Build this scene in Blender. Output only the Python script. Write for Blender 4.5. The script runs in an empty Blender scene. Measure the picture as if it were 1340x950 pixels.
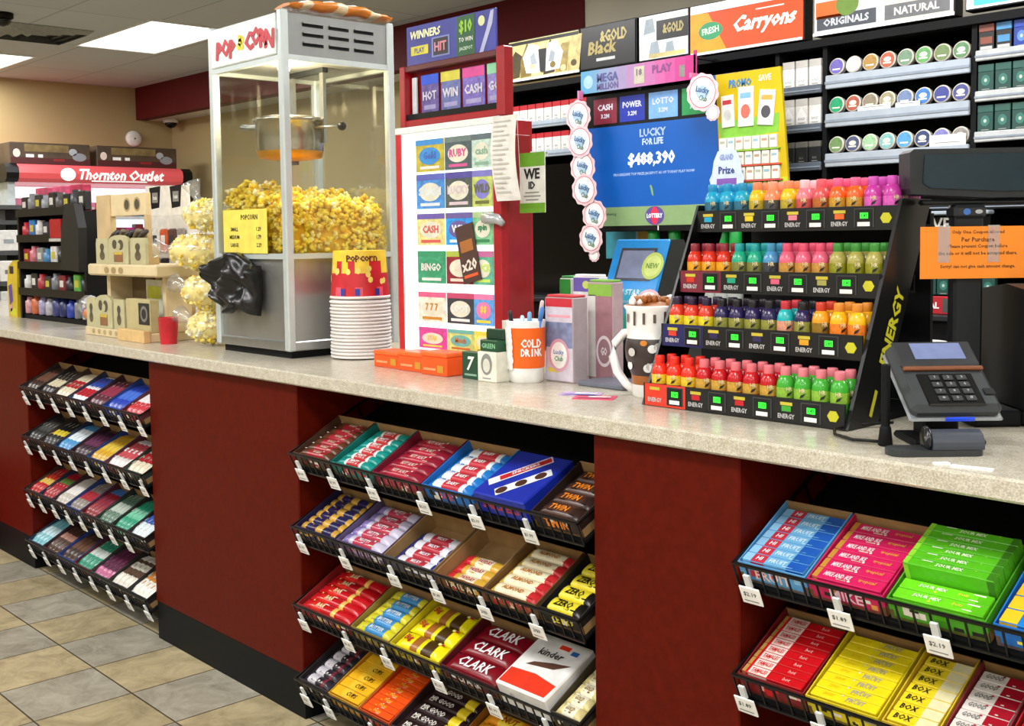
import bpy, math, random
from mathutils import Matrix, Vector, Euler
random.seed(11)
SC = bpy.context.scene
COL = SC.collection
PI = math.pi

# ---------------------------------------------------------------- materials
def lin(h):
    h = h.lstrip('#')
    c = [int(h[i:i + 2], 16) / 255 for i in (0, 2, 4)]
    return [(x / 12.92 if x <= .04045 else ((x + .055) / 1.055) ** 2.4) for x in c] + [1.0]

MATS = {}
def mat(h, rough=.45, metal=0.0, emit=0.0, var=.10, scale=30.0, spec=.5, coat=0.0, bump=0.0):
    key = (h, rough, metal, emit, var, scale, spec, coat, bump)
    if key in MATS:
        return MATS[key]
    m = bpy.data.materials.new('surface_' + h.lstrip('#'))
    m.use_nodes = True
    nt = m.node_tree
    b = nt.nodes['Principled BSDF']
    b.inputs['Roughness'].default_value = rough
    b.inputs['Metallic'].default_value = metal
    b.inputs['Specular IOR Level'].default_value = spec
    b.inputs['Coat Weight'].default_value = coat
    c = lin(h)
    tc = nt.nodes.new('ShaderNodeTexCoord')
    nz = nt.nodes.new('ShaderNodeTexNoise')
    nz.inputs['Scale'].default_value = scale
    nz.inputs['Detail'].default_value = 3
    nt.links.new(tc.outputs['Object'], nz.inputs['Vector'])
    rp = nt.nodes.new('ShaderNodeValToRGB')
    rp.color_ramp.elements[0].position = .3
    rp.color_ramp.elements[1].position = .7
    rp.color_ramp.elements[0].color = [x * (1 - var) for x in c[:3]] + [1]
    rp.color_ramp.elements[1].color = [min(1, x * (1 + var)) for x in c[:3]] + [1]
    nt.links.new(nz.outputs['Fac'], rp.inputs['Fac'])
    nt.links.new(rp.outputs['Color'], b.inputs['Base Color'])
    if emit:
        nt.links.new(rp.outputs['Color'], b.inputs['Emission Color'])
        b.inputs['Emission Strength'].default_value = emit
    if bump:
        bp = nt.nodes.new('ShaderNodeBump')
        bp.inputs['Strength'].default_value = bump
        bp.inputs['Distance'].default_value = .004
        nt.links.new(nz.outputs['Fac'], bp.inputs['Height'])
        nt.links.new(bp.outputs['Normal'], b.inputs['Normal'])
    MATS[key] = m
    return m

def new_mat(name):
    m = bpy.data.materials.new(name)
    m.use_nodes = True
    nt = m.node_tree
    return m, nt, nt.nodes['Principled BSDF']

def glass_mat(name, tint='#f4f8f6', gloss=.10, rough=.03, milk=0.0):
    m = bpy.data.materials.new(name)
    m.use_nodes = True
    nt = m.node_tree
    nt.nodes.remove(nt.nodes['Principled BSDF'])
    out = nt.nodes['Material Output']
    tr = nt.nodes.new('ShaderNodeBsdfTransparent'); tr.inputs['Color'].default_value = lin(tint)
    gl = nt.nodes.new('ShaderNodeBsdfGlossy'); gl.inputs['Roughness'].default_value = rough
    lw = nt.nodes.new('ShaderNodeLayerWeight'); lw.inputs['Blend'].default_value = .35
    ma = nt.nodes.new('ShaderNodeMath'); ma.operation = 'MULTIPLY_ADD'
    ma.inputs[1].default_value = .22; ma.inputs[2].default_value = gloss
    nt.links.new(lw.outputs['Fresnel'], ma.inputs[0])
    mx = nt.nodes.new('ShaderNodeMixShader')
    nt.links.new(ma.outputs[0], mx.inputs['Fac'])
    nt.links.new(tr.outputs[0], mx.inputs[1]); nt.links.new(gl.outputs[0], mx.inputs[2])
    last = mx
    if milk:
        df = nt.nodes.new('ShaderNodeBsdfDiffuse'); df.inputs['Color'].default_value = (.9, .9, .88, 1)
        m2 = nt.nodes.new('ShaderNodeMixShader'); m2.inputs['Fac'].default_value = milk
        nt.links.new(mx.outputs[0], m2.inputs[1]); nt.links.new(df.outputs[0], m2.inputs[2])
        last = m2
    nt.links.new(last.outputs[0], out.inputs['Surface'])
    return m

# ---------------------------------------------------------------- mesh builder
TEXTS = {}
def text_geo(s, bold=0.0):
    k = (s, bold)
    if k not in TEXTS:
        cu = bpy.data.curves.new('lettering', 'FONT')
        cu.body = s; cu.resolution_u = 1; cu.offset = bold; cu.align_x = 'CENTER'; cu.align_y = 'CENTER'
        ob = bpy.data.objects.new('lettering', cu)
        me = ob.to_mesh()
        V = [v.co.copy() for v in me.vertices]; F = [tuple(p.vertices) for p in me.polygons]
        ob.to_mesh_clear(); bpy.data.objects.remove(ob); bpy.data.curves.remove(cu)
        if V:
            x0 = min(v.x for v in V); x1 = max(v.x for v in V); y0 = min(v.y for v in V); y1 = max(v.y for v in V)
            V = [Vector((v.x - (x0 + x1) / 2, v.y - (y0 + y1) / 2, 0)) for v in V]
            TEXTS[k] = (V, F, x1 - x0, y1 - y0)
        else:
            TEXTS[k] = ([], [], 1, 1)
    return TEXTS[k]

def face_m(origin, right, up):
    r = Vector(right).normalized(); u = Vector(up).normalized(); n = r.cross(u)
    return Matrix(((r.x, u.x, n.x, origin[0]), (r.y, u.y, n.y, origin[1]), (r.z, u.z, n.z, origin[2]), (0, 0, 0, 1)))
def front(x, y, z):          # a frame on a wall that faces the shop side (-Y)
    return face_m((x, y, z), (1, 0, 0), (0, 0, 1))
def flat(x, y, z, rot=0):    # a frame lying on a horizontal surface
    return Matrix.Translation((x, y, z)) @ Matrix.Rotation(rot, 4, 'Z')

class MB:
    def __init__(s):
        s.V = []; s.F = []; s.MI = []; s.SM = []; s.mats = []
    def mi(s, m):
        if m not in s.mats: s.mats.append(m)
        return s.mats.index(m)
    def add(s, V, F, m, M=None, smooth=False):
        b = len(s.V)
        s.V += [(M @ Vector(v)) if M is not None else Vector(v) for v in V]
        many = isinstance(m, list)
        for i, f in enumerate(F):
            s.F.append(tuple(b + j for j in f)); s.MI.append(s.mi(m[i] if many else m)); s.SM.append(smooth)
        return s
    def box(s, x0, x1, y0, y1, z0, z1, m, b=0.0, M=None):
        c = ((x0 + x1) / 2, (y0 + y1) / 2, (z0 + z1) / 2); h = (abs(x1 - x0) / 2, abs(y1 - y0) / 2, abs(z1 - z0) / 2)
        if b <= 0:
            V = [(c[0] + i * h[0], c[1] + j * h[1], c[2] + k * h[2]) for i in (-1, 1) for j in (-1, 1) for k in (-1, 1)]
            F = [(0, 1, 3, 2), (4, 6, 7, 5), (0, 4, 5, 1), (2, 3, 7, 6), (0, 2, 6, 4), (1, 5, 7, 3)]
            return s.add(V, F, m, M)
        b = min(b, .49 * 2 * min(h))
        V = []; idx = {}
        for i in (-1, 1):
            for j in (-1, 1):
                for k in (-1, 1):
                    for a in range(3):
                        q = [i, j, k]
                        idx[(i, j, k, a)] = len(V)
                        V.append(Vector([c[t] + q[t] * (h[t] if t == a else h[t] - b) for t in range(3)]))
        F = []
        for a in range(3):
            u, w = (a + 1) % 3, (a + 2) % 3
            for sg in (-1, 1):
                f = []
                for su, sw in ((-1, -1), (1, -1), (1, 1), (-1, 1)):
                    q = [0, 0, 0]; q[a] = sg; q[u] = su; q[w] = sw
                    f.append(idx[(q[0], q[1], q[2], a)])
                F.append(f)
        for e in range(3):
            a, d = (e + 1) % 3, (e + 2) % 3
            for sa in (-1, 1):
                for sd in (-1, 1):
                    q0 = [0, 0, 0]; q0[a] = sa; q0[d] = sd; q0[e] = -1; q1 = list(q0); q1[e] = 1
                    F.append([idx[(*q0, a)], idx[(*q1, a)], idx[(*q1, d)], idx[(*q0, d)]])
        for i in (-1, 1):
            for j in (-1, 1):
                for k in (-1, 1):
                    F.append([idx[(i, j, k, a)] for a in range(3)])
        cc = Vector(c); FF = []
        for f in F:
            p = [V[i] for i in f]
            n = (p[1] - p[0]).cross(p[2] - p[0]); ce = sum(p, Vector()) / len(p)
            FF.append(tuple(f) if n.dot(ce - cc) > 0 else tuple(reversed(f)))
        return s.add(V, FF, m, M)
    def prism(s, poly, axis, lo, hi, m, M=None):   # polygon extruded along an axis; poly in the other two axes in x,y,z order
        n = len(poly)
        def p3(q, t):
            return {'x': (t, q[0], q[1]), 'y': (q[0], t, q[1]), 'z': (q[0], q[1], t)}[axis]
        V = [p3(q, lo) for q in poly] + [p3(q, hi) for q in poly]
        F = [tuple(range(n))[::-1], tuple(range(n, 2 * n))] + [(i, (i + 1) % n, n + (i + 1) % n, n + i) for i in range(n)]
        return s.add(V, F, m, M)
    def lathe(s, prof, m, n=20, M=None, smooth=True, cap=True):  # prof: (r, z[, mat])
        V = []; F = []; mm = []
        for p in prof:
            for i in range(n):
                a = 2 * PI * i / n
                V.append((p[0] * math.cos(a), p[0] * math.sin(a), p[1]))
        for k in range(len(prof) - 1):
            pm = prof[k + 1][2] if len(prof[k + 1]) > 2 else m
            for i in range(n):
                j = (i + 1) % n
                F.append((k * n + i, k * n + j, (k + 1) * n + j, (k + 1) * n + i)); mm.append(pm)
        s.add(V, F, mm, M, smooth)
        if cap:
            b = len(s.V) - len(V)
            s.F.append(tuple(b + i for i in range(n))[::-1]); s.MI.append(s.mi(prof[0][2] if len(prof[0]) > 2 else m)); s.SM.append(False)
            e = b + (len(prof) - 1) * n
            s.F.append(tuple(e + i for i in range(n))); s.MI.append(s.mi(prof[-1][2] if len(prof[-1]) > 2 else m)); s.SM.append(False)
        return s
    def tube(s, pts, r, m, n=6, M=None):
        pts = [Vector(p) for p in pts]; V = []; F = []
        for k, p in enumerate(pts):
            d = (pts[min(k + 1, len(pts) - 1)] - pts[max(k - 1, 0)]).normalized()
            a = Vector((0, 0, 1)) if abs(d.z) < .9 else Vector((1, 0, 0))
            u = d.cross(a).normalized(); w = u.cross(d).normalized()
            rr = r[k] if isinstance(r, (list, tuple)) else r
            for i in range(n):
                t = 2 * PI * i / n
                V.append(p + u * rr * math.cos(t) + w * rr * math.sin(t))
        for k in range(len(pts) - 1):
            for i in range(n):
                j = (i + 1) % n
                F.append((k * n + i, k * n + j, (k + 1) * n + j, (k + 1) * n + i))
        F.append(tuple(range(n))[::-1]); F.append(tuple(len(V) - n + i for i in range(n)))
        return s.add(V, F, m, M, True)
    def rect(s, M, w, h, m, off=.0008, x=0, y=0):    # a printed patch on a frame (x right, y up)
        V = [(x - w / 2, y - h / 2, off), (x + w / 2, y - h / 2, off), (x + w / 2, y + h / 2, off), (x - w / 2, y + h / 2, off)]
        return s.add(V, [(0, 1, 2, 3)], m, M)
    def poly(s, M, pts, m, off=.0008):
        return s.add([(p[0], p[1], off) for p in pts], [tuple(range(len(pts)))], m, M)
    def disc(s, M, rx, ry, m, off=.0008, x=0, y=0, n=20):
        return s.poly(M, [(x + rx * math.cos(2 * PI * i / n), y + ry * math.sin(2 * PI * i / n)) for i in range(n)], m, off)
    def text(s, M, t, h, m, maxw=None, bold=.02, off=.0016, x=0, y=0, shear=0, rot=0):
        V, F, w, hh = text_geo(t, min(bold, .022))
        k = h / max(hh, 1e-6); kx = k
        if maxw and w * k > maxw: kx = maxw / w
        c, sn = math.cos(rot), math.sin(rot)
        VV = []
        for v in V:
            a, b = v.x * kx + shear * v.y * k, v.y * k
            VV.append((x + a * c - b * sn, y + a * sn + b * c, off))
        if bold >= .04:
            for q, e in ((.022, .0002), (-.022, .0004)): s.add([(v[0] + q * h, v[1] + q * h * .6, off + e) for v in VV], F, m, M)
        return s.add(VV, F, m, M)
    def blob(s, c, r, m, seed=0, sub=1, amp=.25, sc=(1, 1, 1), smooth=True):
        V, F = ICO[sub]
        rnd = random.Random(seed)
        o = Vector((rnd.random() * 9, rnd.random() * 9, rnd.random() * 9))
        VV = []
        for v in V:
            k = r * (1 + amp * (math.sin(v.x * 3.1 + o.x * 2) + math.sin(v.y * 3.7 + o.y * 2) + math.sin(v.z * 3.3 + o.z * 2)) / 2)
            VV.append((c[0] + v.x * k * sc[0], c[1] + v.y * k * sc[1], c[2] + v.z * k * sc[2]))
        return s.add(VV, F, m, None, smooth)
    def mesh(s, name):
        me = bpy.data.meshes.new(name)
        me.from_pydata([tuple(v) for v in s.V], [], s.F)
        for m in s.mats: me.materials.append(m)
        me.polygons.foreach_set('material_index', s.MI)
        me.polygons.foreach_set('use_smooth', s.SM)
        me.update()
        return me
    def build(s, name, parent=None, local=False):
        """local: vertices are already in the parent's (or own) frame; otherwise they are world coordinates"""
        if not local:
            if parent is not None:
                mw = parent.matrix_basis.copy(); q = parent.parent
                while q is not None: mw = q.matrix_basis @ mw; q = q.parent
                inv = mw.inverted()
                s.V = [inv @ v for v in s.V]; org = None
            else:
                xs = [v.x for v in s.V]; ys = [v.y for v in s.V]; zs = [v.z for v in s.V]
                org = Vector(((min(xs) + max(xs)) / 2, (min(ys) + max(ys)) / 2, min(zs)))
                s.V = [v - org for v in s.V]
        o = bpy.data.objects.new(name, s.mesh(name))
        COL.objects.link(o)
        if parent is not None: o.parent = parent
        elif not local: o.location = org
        return o

import bmesh
ICO = {}
for _k in (1, 2, 3):
    _b = bmesh.new(); bmesh.ops.create_icosphere(_b, subdivisions=_k, radius=1)
    ICO[_k] = ([v.co.copy() for v in _b.verts], [tuple(v.index for v in f.verts) for f in _b.faces]); _b.free()

def tag(o, label, cat, group=None, kind=None):
    o['label'] = label; o['category'] = cat
    if group: o['group'] = group
    if kind: o['kind'] = kind
    return o
def thing(name, label, cat, loc=(0, 0, 0), rotz=0.0, group=None, M=None):
    o = bpy.data.objects.new(name, None); COL.objects.link(o)
    o.empty_display_size = .05
    o.matrix_basis = M if M is not None else Matrix.Translation(loc) @ Matrix.Rotation(rotz, 4, 'Z')
    return tag(o, label, cat, group)
def struct(o, label, cat):
    o['kind'] = 'structure'; o['label'] = label; o['category'] = cat; return o
def instance(root, M, label, group=None):       # a copy of a thing with copies of its parts
    r = root.copy(); COL.objects.link(r); r.matrix_basis = M; r['label'] = label
    if group: r['group'] = group
    for ch in root.children:
        c = ch.copy(); COL.objects.link(c); c.parent = r
        for g in ch.children:
            d = g.copy(); COL.objects.link(d); d.parent = c
    return r
NTH = ['first', 'second', 'third', 'fourth', 'fifth', 'sixth', 'seventh', 'eighth', 'ninth', 'tenth', 'eleventh', 'twelfth', 'thirteenth', 'fourteenth', 'fifteenth', 'sixteenth', 'seventeenth']

# ---------------------------------------------------------------- common materials
BLACK = mat('#0b0c0d', .4, spec=.3); BLACKM = mat('#0c0e10', .6, spec=.18); BLACKG = mat('#08090b', .12, spec=.35)
DARKG = mat('#202326', .45, spec=.3); WHITE = mat('#f2f2ef', .5); PAPER = mat('#efeeea', .7); STEEL = mat('#b4b6b5', .28, .9, var=.05)
SILVER = mat('#c6cacb', .35, .6, var=.05); SILV2 = mat('#aeb9c6', .4, .2, var=.05)
RED = mat('#c01622', .4); DRED = mat('#8a0f1a', .4); BURG = mat('#561004', .45, var=.14, scale=60, spec=.10); YEL = mat('#f2d413', .4)
GOLD = mat('#c9b25a', .4); GREEN = mat('#2c9a35', .4); NAVY = mat('#1b2458', .4); ORANGE = mat('#ee6a1a', .4)
LED = mat('#35ff3a', .4, emit=.9, var=.02); PINK = mat('#e77fae', .45); TXT = mat('#1a1a1a', .6)
CARDB = mat('#9c7a4d', .8, var=.12); PLASTIC = glass_mat('clear_bag_plastic', '#fdfdfb', .08, .2, .10)
GLASS = glass_mat('cabinet_glass', '#fbfdfc', .035, .02)
# ---------------------------------------------------------------- the room
def floor_mat():
    m, nt, b = new_mat('stone_floor_tile')
    N = nt.nodes.new; L = nt.links.new
    tc = N('ShaderNodeTexCoord')
    mp = N('ShaderNodeMapping'); mp.inputs['Location'].default_value = (.166, .26, 0)
    L(tc.outputs['Object'], mp.inputs['Vector'])
    br = N('ShaderNodeTexBrick'); br.offset = 0
    for k, v in {'Scale': 1.0, 'Mortar Size': .0028, 'Mortar Smooth': .2, 'Bias': 0.0, 'Brick Width': .2735, 'Row Height': .2775}.items():
        br.inputs[k].default_value = v
    br.inputs['Color1'].default_value = (1, 1, 1, 1); br.inputs['Color2'].default_value = (.80, .80, .80, 1); br.inputs['Mortar'].default_value = (.16, .14, .11, 1)
    L(mp.outputs[0], br.inputs['Vector'])
    m2 = N('ShaderNodeMapping'); m2.vector_type = 'TEXTURE'; m2.inputs['Location'].default_value = (-.166, -.26, -.5); m2.inputs['Scale'].default_value = (.2735, .2775, 1)
    L(tc.outputs['Object'], m2.inputs['Vector'])
    ck = N('ShaderNodeTexChecker'); ck.inputs['Scale'].default_value = 1
    ck.inputs['Color1'].default_value = lin('#c6ba9a'); ck.inputs['Color2'].default_value = lin('#b6b4aa')
    L(m2.outputs[0], ck.inputs['Vector'])
    nz = N('ShaderNodeTexNoise'); nz.inputs['Scale'].default_value = 9; nz.inputs['Detail'].default_value = 9; nz.inputs['Roughness'].default_value = .72; nz.inputs['Distortion'].default_value = .8
    L(tc.outputs['Object'], nz.inputs['Vector'])
    rp = N('ShaderNodeValToRGB')
    rp.color_ramp.elements[0].position = .32; rp.color_ramp.elements[0].color = lin('#b9b2a4')
    rp.color_ramp.elements[1].position = .66; rp.color_ramp.elements[1].color = lin('#fbf6ea')
    L(nz.outputs['Fac'], rp.inputs['Fac'])
    x1 = N('ShaderNodeMix'); x1.data_type = 'RGBA'; x1.blend_type = 'MULTIPLY'; x1.inputs['Factor'].default_value = 1
    L(ck.outputs['Color'], x1.inputs['A']); L(rp.outputs['Color'], x1.inputs['B'])
    x2 = N('ShaderNodeMix'); x2.data_type = 'RGBA'; x2.blend_type = 'MULTIPLY'; x2.inputs['Factor'].default_value = 1
    L(x1.outputs['Result'], x2.inputs['A']); L(br.outputs['Color'], x2.inputs['B'])
    L(x2.outputs['Result'], b.inputs['Base Color'])
    b.inputs['Roughness'].default_value = .40
    bp = N('ShaderNodeBump'); bp.inputs['Strength'].default_value = .25; bp.inputs['Distance'].default_value = .004; bp.invert = True
    L(br.outputs['Fac'], bp.inputs['Height']); L(bp.outputs[0], b.inputs['Normal'])
    return m
def worktop_mat():
    m, nt, b = new_mat('speckled_laminate')
    tc = nt.nodes.new('ShaderNodeTexCoord')
    n1 = nt.nodes.new('ShaderNodeTexNoise'); n1.inputs['Scale'].default_value = 330; n1.inputs['Detail'].default_value = 4
    n2 = nt.nodes.new('ShaderNodeTexNoise'); n2.inputs['Scale'].default_value = 45; n2.inputs['Detail'].default_value = 5
    for n in (n1, n2): nt.links.new(tc.outputs['Object'], n.inputs['Vector'])
    r1 = nt.nodes.new('ShaderNodeValToRGB')
    r1.color_ramp.elements[0].position = .36; r1.color_ramp.elements[0].color = lin('#948b7a')
    r1.color_ramp.elements[1].position = .52; r1.color_ramp.elements[1].color = lin('#bfb8a7')
    e = r1.color_ramp.elements.new(.68); e.color = lin('#e2dccd')
    nt.links.new(n1.outputs['Fac'], r1.inputs['Fac'])
    r2 = nt.nodes.new('ShaderNodeValToRGB')
    r2.color_ramp.elements[0].position = .35; r2.color_ramp.elements[0].color = lin('#b9b09c')
    r2.color_ramp.elements[1].position = .65; r2.color_ramp.elements[1].color = lin('#d8d2c3')
    nt.links.new(n2.outputs['Fac'], r2.inputs['Fac'])
    mx = nt.nodes.new('ShaderNodeMix'); mx.data_type = 'RGBA'; mx.inputs['Factor'].default_value = .45
    nt.links.new(r1.outputs['Color'], mx.inputs['A']); nt.links.new(r2.outputs['Color'], mx.inputs['B'])
    nt.links.new(mx.outputs['Result'], b.inputs['Base Color'])
    b.inputs['Roughness'].default_value = .22
    return m
def ceiling_mat():
    m, nt, b = new_mat('ceiling_tile')
    tc = nt.nodes.new('ShaderNodeTexCoord')
    br = nt.nodes.new('ShaderNodeTexBrick'); br.offset = 0
    for k, v in {'Scale': 1.0, 'Mortar Size': .008, 'Brick Width': 1.24, 'Row Height': .62}.items(): br.inputs[k].default_value = v
    br.inputs['Color1'].default_value = lin('#b9bec3'); br.inputs['Color2'].default_value = lin('#b3b8bd'); br.inputs['Mortar'].default_value = lin('#9a9fa4')
    nt.links.new(tc.outputs['Object'], br.inputs['Vector'])
    nt.links.new(br.outputs['Color'], b.inputs['Base Color']); b.inputs['Roughness'].default_value = .9
    return m
TAN = mat('#ab986e', .8, var=.03, scale=3, spec=.2)
CREAM = mat('#cfc9ba', .8, var=.03, scale=3)
SOFF = mat('#5a1216', .6, var=.06, scale=8, spec=.2)
CZ = 2.75
FB = MB().box(-7.1, 6, -5, 3.7, -.1, 0, floor_mat()); struct(FB.build('floor', None, True), 'beige and grey stone tile floor with dark grout lines', 'floor')
struct(MB().box(-7.1, 6.1, -5.1, 3.7, CZ, CZ + .1, ceiling_mat()).build('ceiling', None, True), 'grey suspended ceiling with lit panels', 'ceiling')
struct(MB().box(-7.1, -7, -5, 3.65, 0, CZ, TAN).build('wall_left'), 'tan far wall behind the red cooler', 'wall')
struct(MB().box(-7, -1.09, 3.55, 3.65, 0, CZ, TAN).build('wall_rear'), 'tan wall under the dark red soffit, behind the popcorn machine', 'wall')
struct(MB().box(-1.09, 6, 3.2, 3.3, 0, CZ, CREAM).build('wall_back'), 'cream wall above the tobacco shelving', 'wall')
struct(MB().box(-7.1, 6, -5.1, -5, 0, CZ, CREAM).build('wall_front'), 'cream wall at the shop front, behind the viewer', 'wall')
struct(MB().box(6, 6.1, -5, 3.3, 0, CZ, CREAM).build('wall_right'), 'cream wall at the near end of the counter', 'wall')
struct(MB().box(-7, -1.09, 3.19, 3.3, 2.45, CZ, SOFF).build('trim_1'), 'dark red soffit band under the ceiling behind the popcorn machine', 'soffit')
struct(MB().box(-7, -1.09, 3.3, 3.55, 2.45, 2.5, mat('#c9c8c0', .85)).build('ceiling_lower'), 'pale lowered ceiling strip under the dark red soffit', 'ceiling')

DIFF = mat('#ffffff', .5, emit=2.2, var=.0)
LIGHTS = [(-4.29, 2.10), (-6.26, 1.45), (-1.2, 1.35), (1.25, 1.35), (3.7, 1.35), (-5.0, -1.5), (-2.4, -1.5), (0.2, -1.5), (2.8, -1.5), (5.0, -1.5), (-1.2, -3.6), (1.8, -3.6), (4.4, -3.6)]
FR = mat('#dcdcd8', .5)
for i, (x, y) in enumerate(LIGHTS):
    lab = ('rectangular fluorescent panel set in the grey ceiling left of the popcorn machine' if i == 0 else
           'white fluorescent panel at the edge of the picture, nearer the tan wall' if i == 1 else 'fluorescent panel in the ceiling outside the picture')
    t = thing('ceiling_light', lab, 'ceiling light', (x, y, CZ), 0, 'fluorescent ceiling panels')
    f = MB()
    for a in ((-.63, .63, -.315, -.30), (-.63, .63, .30, .315), (-.63, -.615, -.3, .3), (.615, .63, -.3, .3)):
        f.box(a[0], a[1], a[2], a[3], -.012, .002, FR)
    f.build('frame', t, True)
    MB().box(-.615, .615, -.30, .30, -.006, .002, DIFF).build('diffuser', t, True)
    l = bpy.data.lights.new('panel_light', 'AREA'); l.shape = 'RECTANGLE'; l.size = 1.2; l.size_y = .58
    l.energy = 42; l.color = (1, .995, .985)
    lo = bpy.data.objects.new('panel_light', l); COL.objects.link(lo); lo.parent = t; lo.location = (0, 0, -.02)
# ceiling vent
v = thing('ceiling_vent', 'square grey louvred air vent in the ceiling near the black dome camera', 'vent', (-4.6, 1.39, CZ))
vm = mat('#8d8e8a', .6); f = MB()
for s in (.29, .22, .15, .08):
    for q in range(4):
        f.add([(-s, -s, -.004), (s, -s, -.004), (s - .035, -s + .035, -.03), (-s + .035, -s + .035, -.03)], [(0, 1, 2, 3)], vm, Matrix.Rotation(q * PI / 2, 4, 'Z'))
f.build('louvre', v, True)
MB().box(-.29, .29, -.29, .29, -.004, .001, mat('#5b5c59', .7)).build('backing', v, True)
# cameras
def dome(x, y, z, lab, r=.05, base=BLACKM):
    t = thing('security_camera', lab, 'security camera', (x, y, z))
    MB().lathe([(r * 1.15, 0), (r * 1.15, -.03), (r, -.035)], base, 16).build('base', t, True)
    MB().lathe([(r * .98, -.034), (r * .9, -.055), (r * .6, -.075), (r * .1, -.085)], BLACKG, 16).build('lens_dome', t, True)
dome(-4.06, .98, CZ, 'black dome camera on the grey ceiling beside the air vent', .06)
dome(-6.75, 3.42, 2.45, 'small white based dome camera under the soffit by the popcorn machine', .06, mat('#dddddd', .5))
c = thing('wall_sensor', 'small round white sensor on the tan wall above the red cooler sign', 'sensor', M=face_m((-6.998, 3.15, 2.27), (0, 1, 0), (0, 0, 1)))
MB().lathe([(.075, 0), (.075, .03), (.06, .045), (.02, .05)], mat('#e9e8e4', .5), 20).build('housing', c, True)
MB().lathe([(.008, .05), (.006, .053)], DARKG, 12).build('lens', c, True)

# ---------------------------------------------------------------- the counter
WT = .955
w = MB().box(-3.6, 3.75, -.025, .80, .92, WT, worktop_mat(), .004).build('countertop', None, True)
tag(w, 'long speckled beige laminate worktop running along the whole counter', 'countertop')
KICK = mat('#0f1112', .55, var=.05, spec=.15)
for x0, x1, lab in ((-3.6, -1.1, 'dark red counter cabinet at the far end, left of the candy racks'), (0, .89, 'wide dark red counter cabinet with black base under the popcorn machine'),
                    (1.975, 2.325, 'narrow dark red counter cabinet under the energy shot display'), (3.42, 3.75, 'dark red counter cabinet end beyond the gum racks')):
    t = thing('counter_cabinet', lab, 'cabinet', ((x0 + x1) / 2, .36, 0))
    MB().box(x0, x1, 0, .72, .125, .92, BURG, .003).build('body', t)
    MB().box(x0 + .001, x1 - .001, .004, .72, 0, .125, KICK).build('kickboard', t)
BAYS = [(-1.1, 0, 'wooden display'), (.89, 1.975, 'orange mug'), (2.325, 3.42, 'card terminal')]
for x0, x1, place in BAYS:
    t = thing('display_bay', 'black open bay holding sloped candy racks below the ' + place, 'display bay', ((x0 + x1) / 2, .5, 0))
    MB().box(x0, x1, .36, .38, .03, .92, BLACKM).build('back_panel', t)
    MB().box(x0, x1, .22, .72, 0, .03, BLACKM).build('floor_shade_slab', t)  # black slab in place of the shadow on the floor under the racks
    MB().box(x0, x1, .30, .36, .86, .918, DARKG).build('rail', t)
# ---------------------------------------------------------------- candy racks under the worktop
SLOPE = math.radians(25)
ROWZ = [.700, .503, .292, .088]
SHELF = ['top shelf', 'second shelf', 'third shelf', 'bottom shelf']
WIRE = mat('#0c0d0e', .35, .3)
TAGM = mat('#f4f4f2', .5)
def rack(x0, x1, zf, label, tags):
    M = Matrix.Translation((x0, -.010, zf)) @ Matrix.Rotation(SLOPE, 4, 'X')
    W = x1 - x0
    t = thing('wire_shelf', label, 'shelf', M=M, group='sloped black wire candy shelves')
    MB().box(0, W, -.002, .36, -.004, .002, BLACKM).build('tray', t, True)
    f = MB(); n = int(W / .027)
    for i in range(n + 1):
        x = i * W / n
        f.box(x - .0014, x + .0014, -.0065, -.0038, -.006, .046, WIRE)
    for z in (-.006, .046): f.box(0, W, -.0075, -.003, z - .0025, z + .0025, WIRE)
    for x in (0, W):
        f.box(x - .002, x + .002, -.006, .30, .043, .047, WIRE)
        for y in (.06, .12, .18, .24, .30): f.box(x - .0015, x + .0015, y - .0015, y + .0015, 0, .045, WIRE)
    fence = f.build('wire_fence', t, True)
    for x in tags:
        x -= x0
        g = MB().box(x - .021, x + .021, -.015, -.012, -.030, .006, TAGM, .001)
        g.box(x - .006, x + .006, -.013, -.008, .004, .03, mat('#d8dcde', .3))
        fm = face_m((x, -.0152, -.012), (1, 0, 0), (0, 0, 1))
        g.text(fm, random.choice(['$1.89', '$2.19', '2/$3', '$1.99']), .010, TXT, .034, .01, .0006, 0, .004)
        g.rect(fm, .03, .002, mat('#777777'), .0006, 0, -.010)
        g.build('price_tag', fence, True)
    return M
BARS = {}
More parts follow.
